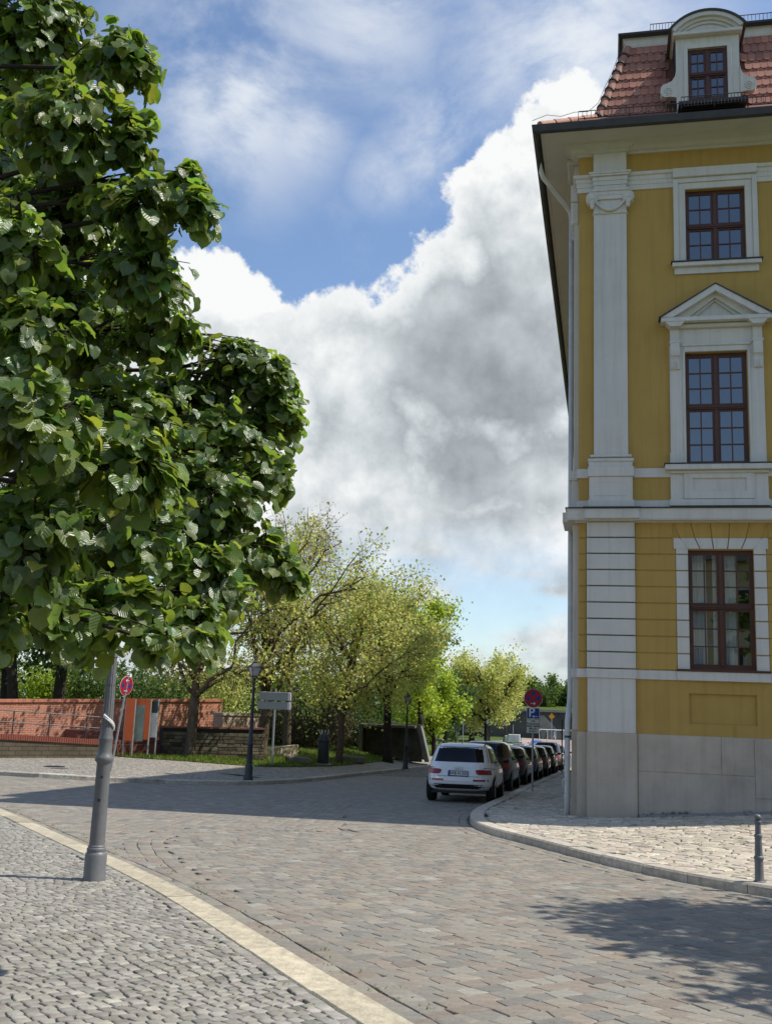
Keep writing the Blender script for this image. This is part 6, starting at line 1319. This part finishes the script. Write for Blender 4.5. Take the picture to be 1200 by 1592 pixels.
def big_tree(name, label, base, trunk_r, fork, lobes, seed, leaf, n_single, group, sprays, bark=M_BRD):
    rng = np.random.default_rng(seed); o = empty(name, tuple(base), 0, label, 'tree', group); base = np.array(base, float); wood = MB(); top = base + [0, 0, fork]
    wood.tube(bez(base + [0, 0, -.2], base + [.05, .02, fork * .5], top, 8), np.linspace(trunk_r * 1.2, trunk_r * .8, 8), 14); lead = bez(top, top + [.2, .1, 2.5], top + [.4, .2, 6.0], 10); wood.tube(lead, np.linspace(trunk_r * .8, trunk_r * .15, 10), 10)
    pos = []; tip = []; nor = []
    for c, r, dens in lobes:
        c = np.array(c, float); hz = np.clip((c[2] - top[2]) / 6.0 - .05, 0, .95); st = lead[int(hz * 9)]; pth = bez(st, (st + c) / 2 + [0, 0, .35 + r * .4] + rng.normal(0, .12, 3), c, 9); pth[1:-1] += rng.normal(0, .055, (7, 3)); wood.tube(pth, np.linspace(.042, .010, 9), 7)
        ns = int(sprays * dens * (r / .5) ** 2)
        for i in range(ns):
            d = unit(rng.normal(0, 1, 3)); rr = r * rng.uniform(.25, 1.0) ** .6; tipp = c + d * rr * [1, 1, .95]; p0 = c + d * rr * .25 + rng.normal(0, r * .12, 3) if i % 3 else pth[rng.integers(7, 9)]
            tipp = tipp + [0, 0, -.10 * rr]; tw = bez(p0, (p0 + tipp) / 2 + [0, 0, .08], tipp, 6); wood.tube(tw, np.linspace(.008, .0025, 6), 4, cap=False)
            m = rng.integers(6, 10); ts = np.linspace(.35, 1.0, m)
            for t in ts:
                p = tw[int(t * 5)] * (1 - (t * 5) % 1) + tw[min(5, int(t * 5) + 1)] * ((t * 5) % 1) + rng.normal(0, .022, 3); out = unit(p - c + [0, 0, .001]); pos.append(p + [0, 0, -.02])
                tip.append(unit(out * .55 + [0, 0, -.75] + rng.normal(0, .38, 3))); nor.append(unit(out * .75 + [.15, -.25, .75] + rng.normal(0, .42, 3)))
    w_ = wood.build('trunk', bark, o, smooth=True); w_.location = tuple(-base)
    pos, tip, nor = np.array(pos), np.array(tip), np.array(nor); n = len(pos); b_ = unit(np.cross(tip, nor)); nor = np.cross(b_, tip); s = leaf * np.clip(rng.normal(1, .20, n), .5, 1.4)
    col = np.ones((n, 3)) * np.clip(rng.normal(1, .16, (n, 1)), .55, 1.6); col[:, 0] *= np.clip(rng.normal(1.0, .12, n), .7, 1.5); yl = rng.uniform(0, 1, n) < .05; col[yl] *= [1.4, 1.3, 1.0]
    var = rng.integers(0, 4, n); px, py = proj(pos); c3 = (pos - [0, 0, EYE]) @ CM.T; vis = (px > 5) & (px < 1195) & (py > 5) & (py < 1587) & (c3[:, 2] > .5); sc_ = np.where(vis, s / c3[:, 2], 0); pick = np.argsort(-sc_)[:n_single]; single = np.zeros(n, bool); single[pick[sc_[pick] > 0]] = True
    Mx = np.stack([b_, tip, nor], 2)
    Vs, Fs, Ts, Ls, k0 = [], [], [], [], 0
    for v in range(4):
        i = np.where((var == v) & ~single)[0]; lv, lf = LV[v]
        W = np.einsum('nij,vj->nvi', Mx[i], lv) * s[i][:, None, None] + pos[i][:, None]; Vs.append(W.reshape(-1, 3)); Fs.append((lf[None] + (np.arange(len(i)) * len(lv))[:, None, None]).reshape(-1, 3) + k0); Ts.append(np.repeat(col[i], len(lv), axis=0)); Ls.append(np.tile(lv, (len(i), 1))); k0 += len(i) * len(lv)
    f = link('foliage', mesh_np('foliage', np.concatenate(Vs) - base, np.concatenate(Fs), LF_LIN, np.concatenate(Ts), smooth=True, luv=np.concatenate(Ls)), o); f['kind'] = 'stuff'
    pal_ = {}
    for i in np.where(single)[0]:
        key = (var[i], int(np.clip(col[i, 0] * 3, 2, 4)))
        if key not in pal_: lv, lf = LV[var[i]]; pal_[key] = mesh_np('leaf', lv, lf, LF_LIN, np.repeat(col[i][None], len(lv), axis=0), smooth=True, luv=lv)
        q = bpy.data.objects.new('leaf', pal_[key]); C.objects.link(q); q.parent = o; M = Matrix(Mx[i].tolist()).to_4x4(); M.translation = Vector((pos[i] - base).tolist()); q.matrix_basis = M @ Matrix.Scale(float(s[i]), 4)
    return o, n
def lobe(px, py, rpx, D, dens=1.0): return (at(px, py, D), rpx * D / F_PX, dens)
LOBES = [lobe(60, 50, 120, 6.6), lobe(195, 95, 66, 6.2, 1.3), lobe(120, 190, 110, 6.0), lobe(205, 215, 62, 6.0, 1.2), lobe(225, 320, 72, 6.0, 1.2), lobe(305, 325, 46, 6.0, 1.6), lobe(290, 280, 36, 6.1, 1.6), lobe(110, 340, 120, 6.6), lobe(230, 420, 80, 6.2, 1.2), lobe(50, 460, 120, 7.0), lobe(150, 520, 90, 7.2), lobe(255, 510, 70, 6.9, 1.3),
         lobe(300, 620, 85, 7.6, 1.2), lobe(375, 555, 52, 7.6, 1.6), lobe(420, 590, 55, 7.5, 1.5), lobe(436, 650, 54, 7.6, 1.6), lobe(360, 690, 90, 7.4, 1.2), lobe(200, 640, 110, 6.6), lobe(60, 650, 110, 4.7), lobe(190, 720, 95, 5.0), lobe(330, 770, 95, 7.0, 1.2), lobe(425, 740, 42, 7.2, 1.8), lobe(50, 830, 110, 4.9), lobe(220, 830, 100, 6.2),
         lobe(395, 860, 70, 7.0, 1.3), lobe(447, 888, 36, 7.0, 1.8), lobe(320, 890, 70, 6.6, 1.2), lobe(300, 965, 52, 6.2, 1.4), lobe(200, 945, 75, 5.8, 1.1), lobe(90, 940, 85, 5.6, 1.1), lobe(5, 960, 60, 5.2), lobe(250, 1000, 34, 5.4, 1.4), lobe(310, 990, 40, 6.0, 1.4), lobe(140, 985, 50, 6.2, 1.2), lobe(350, 930, 45, 6.6, 1.3),
         lobe(60, 600, 130, 8.6, .8), lobe(180, 470, 110, 8.6, .8), lobe(50, 300, 140, 8.6, .8), lobe(250, 700, 110, 8.4, .8), lobe(110, 760, 120, 7.6, .8), lobe(60, 150, 110, 8.2, .8), lobe(60, 520, 90, 5.6, .9), lobe(30, 380, 90, 5.6, .9),
         lobe(-90, 200, 180, 7.0, .4), lobe(-110, 520, 200, 6.6, .4), lobe(-110, 820, 170, 6.0, .4), lobe(60, -110, 170, 6.6, .4)]
lin, nl_ = big_tree('linden_tree', 'large linden branch crown with glossy heart-shaped leaves filling the left foreground', (-6.6, 7.0, gz(-6.6, 7.0) + .08), .24, 2.6, LOBES, 5, .080, 300, 'lindens on the plaza', 128)
LOB2 = [((8.0, 10.6, 6.6), 1.4, .42), ((9.6, 9.4, 7.4), 1.5, .42), ((9.2, 11.4, 5.6), 1.2, .42), ((7.4, 8.6, 5.4), 1.1, .42), ((10.5, 10.4, 8.6), 1.3, .35), ((6.9, 10.9, 5.0), .8, .5), ((8.4, 7.0, 6.2), 1.2, .42), ((6.6, 7.4, 4.8), .9, .5), ((7.6, 6.0, 5.4), 1.0, .45), ((6.4, 9.3, 5.2), .8, .5), ((10.2, 7.2, 7.6), 1.3, .4)]
big_tree('linden_tree', 'linden standing out of view to the right whose shadow falls across the setts', (10.6, 9.4, gz(10.6, 9.4)), .24, 3.2, LOB2, 6, .125, 0, 'lindens on the plaza', 44)

# ------------------------------------------------------------------ far wall, people, small far things, grass
DW = 232.0; P0, P1 = at(640, 1150, DW), at(960, 1152, DW); tz = float(at(860, 1107.5, DW)[2])
fw, Lf = wall_line('retaining_wall', P0, P1, -4.2, tz, 1.0, mat('grey stone wall', (.085, .08, .072), .95, .5, .15, .3, 1.0, .15, stain=.4), 'long grey stone retaining wall at the foot of the street', 'wall')
MB().box(0, Lf, -.3, 1.2, tz + .01, tz + .5).build('coping', mat('wall coping', (.22, .21, .19), .9, .2, 1), fw)
bk = tag(MB().add([(P0[0] - 60, DW + 1.1, tz + .3), (P1[0] + 60, DW + 1.1, tz + .3), (P1[0] + 60, DW + 60, tz + 3.2), (P0[0] - 60, DW + 60, tz + 3.2)], [(0, 1, 2, 3)]).build('bank', M_GRS), kind='structure')
MB().prism([(0, -3.3), (5.2, -3.3), (5.2, -2.6), (.9, 1.6), (0, 1.6)], -.6, -.02).build('stair_flank', mat('pale stair stone', (.20, .19, .17), .9, .3, .6), fw, loc=(float((at(838, 1130, DW) - P0)[0]), 0, 0))
fr = empty('guard_rail', tuple(at(838, 1149, 222)), 0, 'white guard rail in front of the far wall', 'railing')
MB().tube([(0, 0, 2.0), (8.5, 0, 2.0)], .09, 6).build('rail', M_PLT, fr)
for k in range(6): MB().tube([(k * 1.7, 0, -.2), (k * 1.7, 0, 2.0)], .07, 5).build('post', M_PLT, fr)
def person(p, hgt, top, legs, label, stride=.28, rz=0.0):
    o = empty('person', p, rz, label, 'person', 'people on the forecourt'); k = hgt / 1.75
    J = [(0, 0, .95), (0, 0, 1.15), (0, 0, 1.42), (0, 0, 1.52), (0, .01, 1.63), (0, .02, 1.70), (.19, 0, 1.40), (.26, .06, 1.12), (.25, .16, .88), (-.19, 0, 1.40), (-.26, -.06, 1.12), (-.25, .0, .86), (.10, 0, .90), (.11, stride * .6, .50), (.11, stride, .08), (.11, stride + .16, .04), (-.10, 0, .90), (-.11, -stride * .3, .50), (-.11, -stride, .10), (-.11, -stride + .15, .04)]
    E_ = [(0, 1), (1, 2), (2, 3), (3, 4), (4, 5), (2, 6), (6, 7), (7, 8), (2, 9), (9, 10), (10, 11), (0, 12), (12, 13), (13, 14), (14, 15), (0, 16), (16, 17), (17, 18), (18, 19)]
    rad = [.15, .14, .15, .06, .10, .09, .07, .05, .035, .07, .05, .035, .10, .075, .05, .04, .10, .075, .05, .04]
    me = bpy.data.meshes.new('body'); me.from_pydata([(x * k, y * k, z * k) for x, y, z in J], E_, []); b = bpy.data.objects.new('body', me); C.objects.link(b)
    md = b.modifiers.new('skin', 'SKIN')
    for i, r in enumerate(rad): me.skin_vertices[0].data[i].radius = (r * k, r * k)
    me.skin_vertices[0].data[0].use_root = True; b.modifiers.new('sub', 'SUBSURF').levels = 1
    bpy.context.view_layer.update(); m2 = bpy.data.meshes.new_from_object(b.evaluated_get(bpy.context.evaluated_depsgraph_get())); bpy.data.objects.remove(b)
    sk = mat('skin', (.45, .27, .19), .6); m2.materials.clear()
    for m_ in (top, legs, sk, BLK): m2.materials.append(m_)
    for f in m2.polygons:
        z = f.center.z / k; x = abs(f.center.x) / k; f.material_index = 2 if 1.50 < z < 1.68 or (z < 1.0 and x > .2) else (3 if z >= 1.68 or z < .09 else (1 if z < .93 else 0)); f.use_smooth = True
    link('body', m2, o); return o
for px, py, D, top, legs, lab, rz in ((861, 1149, 222, mat('light blue shirt', (.25, .45, .75), .8), mat('pale trousers', (.62, .60, .56), .8), 'person in light blue top and pale trousers walking below the far wall', 1.4), (839, 1146, 224, BLK, BLK, 'person in dark clothes left of the walker in light blue', -1.3), (849, 1147, 224, mat('dark coat', (.03, .03, .04), .8), BLK, 'person in dark coat standing between the two walkers', 1.2)):
    P = at(px, py, D); person((P[0], P[1], gz(P[0], P[1]) + .02), 1.78, top, legs, lab, rz=rz)
q = at(857, 1148, 221); sgn = empty('diversion_sign', (q[0], q[1], gz(q[0], q[1])), R(-8), 'small orange square sign on its tip before the far wall', 'road sign')
MB().tube([(0, .05, 0), (0, .05, 5.5)], .07, 6).build('post', M_GLV, sgn); MB().prism([(0, 4.1), (.65, 4.75), (0, 5.4), (-.65, 4.75)], -.03, .0).build('panel', mat('orange sign', (.62, .30, .02), .6), sgn)
q = at(799, 1152, 186); bx = empty('white_container', (q[0], q[1], gz(q[0], q[1])), R(-10), 'white box-like container on the far lawn', 'container')
MB().box(-1.0, 1.0, -.8, .8, 0, 1.35, b=.04).build('shell', M_PLT, bx); MB().box(-1.6, -1.15, -.5, .5, 0, 1.1, b=.04).build('side_cabinet', M_PLT, bx); MB().box(-.02, .02, -.81, -.79, .1, 1.25).build('door_gap', M_GLV, bx)
for k, (px, D, top_, lab) in enumerate(((873, 57.5, 1120, 'thin dark post on the sidewalk beside the downpipe'), (719, 120, 1118, 'thin pale pole standing behind the white car'), (797, 150, 1127, 'thin grey pole on the far lawn beside the white container'))):
    b_ = at(px, 1205 if k == 0 else 1160, D); z = gz(b_[0], b_[1]); zt_ = at(px, top_, D)[2]; o = empty('sign_post', (b_[0], b_[1], z), 0, lab, 'post'); MB().tube([(0, 0, 0), (0, 0, zt_ - z)], .035 if k == 0 else .05, 8).build('shaft', M_LMD if k == 0 else M_GLV, o); MB().lathe([(.05, 0), (.05, .04), (.02, .06)], 8, (0, 0, zt_ - z)).build('cap', M_LMD if k == 0 else M_GLV, o)
# stone blocks lying on the lawn
for k, (px, py, w_) in enumerate(((545, 1184, .7), (462, 1186, .5))):
    P = hit(px, py, .13); mb = MB().box(-w_, w_, -.4, .4, 0, .32, b=.06); o = mb.build('stone_block', mat('lawn stone', (.16, .15, .12), .95, .3, 3, .4, 20, .15)); o.location = (P[0], P[1], gz(P[0], P[1]) + .10); o.rotation_euler = (0, .05, .3 * k); tag(o, ('flat stone block lying beside the pale trunk', 'low mossy stone by the sloping wall')[k], 'stone')
# grass on the lawn
rng = np.random.default_rng(77); n = 60000; gx_ = rng.uniform(-24, 7, n * 2); gy_ = 40 + 45 * rng.uniform(0, 1, n * 2) ** 1.6; P = np.stack([gx_, gy_], 1); ok = in_poly(P, LAWN_POLY) & in_view(P, 30); P = P[ok][:n]
z = G(P[:, 0], P[:, 1]) + .12; B0 = np.stack([P[:, 0], P[:, 1], z], 1); hgt = rng.uniform(.05, .16, len(P))[:, None]; d = unit(np.concatenate([rng.normal(0, 1, (len(P), 2)), np.zeros((len(P), 1))], 1)); tipv = B0 + np.concatenate([rng.normal(0, .05, (len(P), 2)), hgt], 1)
V = np.stack([B0 - d * .03, B0 + d * .03, tipv], 1).reshape(-1, 3); Fq = np.arange(len(P) * 3).reshape(-1, 3); t = np.ones((len(P), 3)) * rng.normal(1, .22, (len(P), 1)); t[:, 0] *= rng.normal(1, .2, len(P))
tag(link('grass', mesh_np('grass', V, Fq, leaf_mat('grass blade', (.115, .165, .026), (.30, .38, .05), .35, .6, .25), np.repeat(np.clip(t, .3, 2), 3, axis=0))), 'short green grass of the lawn', 'grass', kind='stuff')
# moss and weeds in the joints of the plaza edge
n = 500; s_ = rng.integers(0, len(KL), n); off_ = rng.uniform(.30, 1.6, n) * rng.choice([1, 1, 1, -.2], n); KLn = offset(KL, 1.0) - KL; Q = KL[s_] + KLn[s_] * off_[:, None]; Q = Q[in_view(Q, 0)]; m_ = 7
Q = np.repeat(Q, m_, axis=0) + rng.normal(0, .03, (len(Q) * m_, 2)); B0 = np.stack([Q[:, 0], Q[:, 1], G(Q[:, 0], Q[:, 1]) + .078], 1); d = unit(np.concatenate([rng.normal(0, 1, (len(Q), 2)), np.zeros((len(Q), 1))], 1)); tipv = B0 + np.concatenate([rng.normal(0, .012, (len(Q), 2)), rng.uniform(.006, .022, (len(Q), 1))], 1)
V = np.stack([B0 - d * .006, B0 + d * .006, tipv], 1).reshape(-1, 3); t = np.ones((len(Q), 3)) * rng.normal(1, .25, (len(Q), 1)); t[:, 0] *= rng.uniform(.8, 1.8, len(Q)); tag(link('joint_weeds', mesh_np('joint_weeds', V, np.arange(len(Q) * 3).reshape(-1, 3), bpy.data.materials['grass blade'], np.repeat(np.clip(t, .3, 2), 3, axis=0))), 'sparse weeds and moss in the joints along the plaza kerb', 'weeds', kind='stuff')
n = 26; lx_ = rng.uniform(1.3, 6, n) ; Q = np.repeat(np.stack([4.34054 + CT * lx_ - ST * .05, 23.0 - ST * lx_ - CT * .05], 1), 22, axis=0) + rng.normal(0, .035, (n * 22, 2)); B0 = np.stack([Q[:, 0], Q[:, 1], G(Q[:, 0], Q[:, 1]) + .11], 1); d = unit(np.concatenate([rng.normal(0, 1, (len(Q), 2)), np.zeros((len(Q), 1))], 1)); tipv = B0 + np.concatenate([rng.normal(0, .04, (len(Q), 2)), rng.uniform(.03, .11, (len(Q), 1))], 1)
tag(link('wall_weeds', mesh_np('wall_weeds', np.stack([B0 - d * .008, B0 + d * .008, tipv], 1).reshape(-1, 3), np.arange(len(Q) * 3).reshape(-1, 3), bpy.data.materials['grass blade'], np.ones((len(Q) * 3, 3)) * .6)), 'small weeds growing at the foot of the palace plinth', 'weeds', kind='stuff')
# house across the square, seen only in the palace windows
hs = empty('square_house', (2.0, -34.0, 0), R(8), 'cream house across the square behind the camera, seen in the palace windows', 'building')
MB().box(-16, 16, -8, 0, -.6, 13.4).build('wall', mat('cream house render', (.62, .52, .32), .85, .1, 1), hs); MB().prism([(0.6, 13.35), (-8.6, 13.35), (-6, 15.2), (-2, 15.2)][::-1], -16.6, 16.6, axis='x').build('roof', M_ZNC, hs)
for i in range(9):
    for j in range(3): x = -14 + i * 3.5; MB().box(x - .95, x + .95, .0, .08, 1.0 + j * 3.6, 3.9 + j * 3.6).build('window_surround', M_WHT, hs); MB().box(x - .65, x + .65, .06, .12, 1.3 + j * 3.6, 3.6 + j * 3.6).build('window_pane', M_IRN, hs)
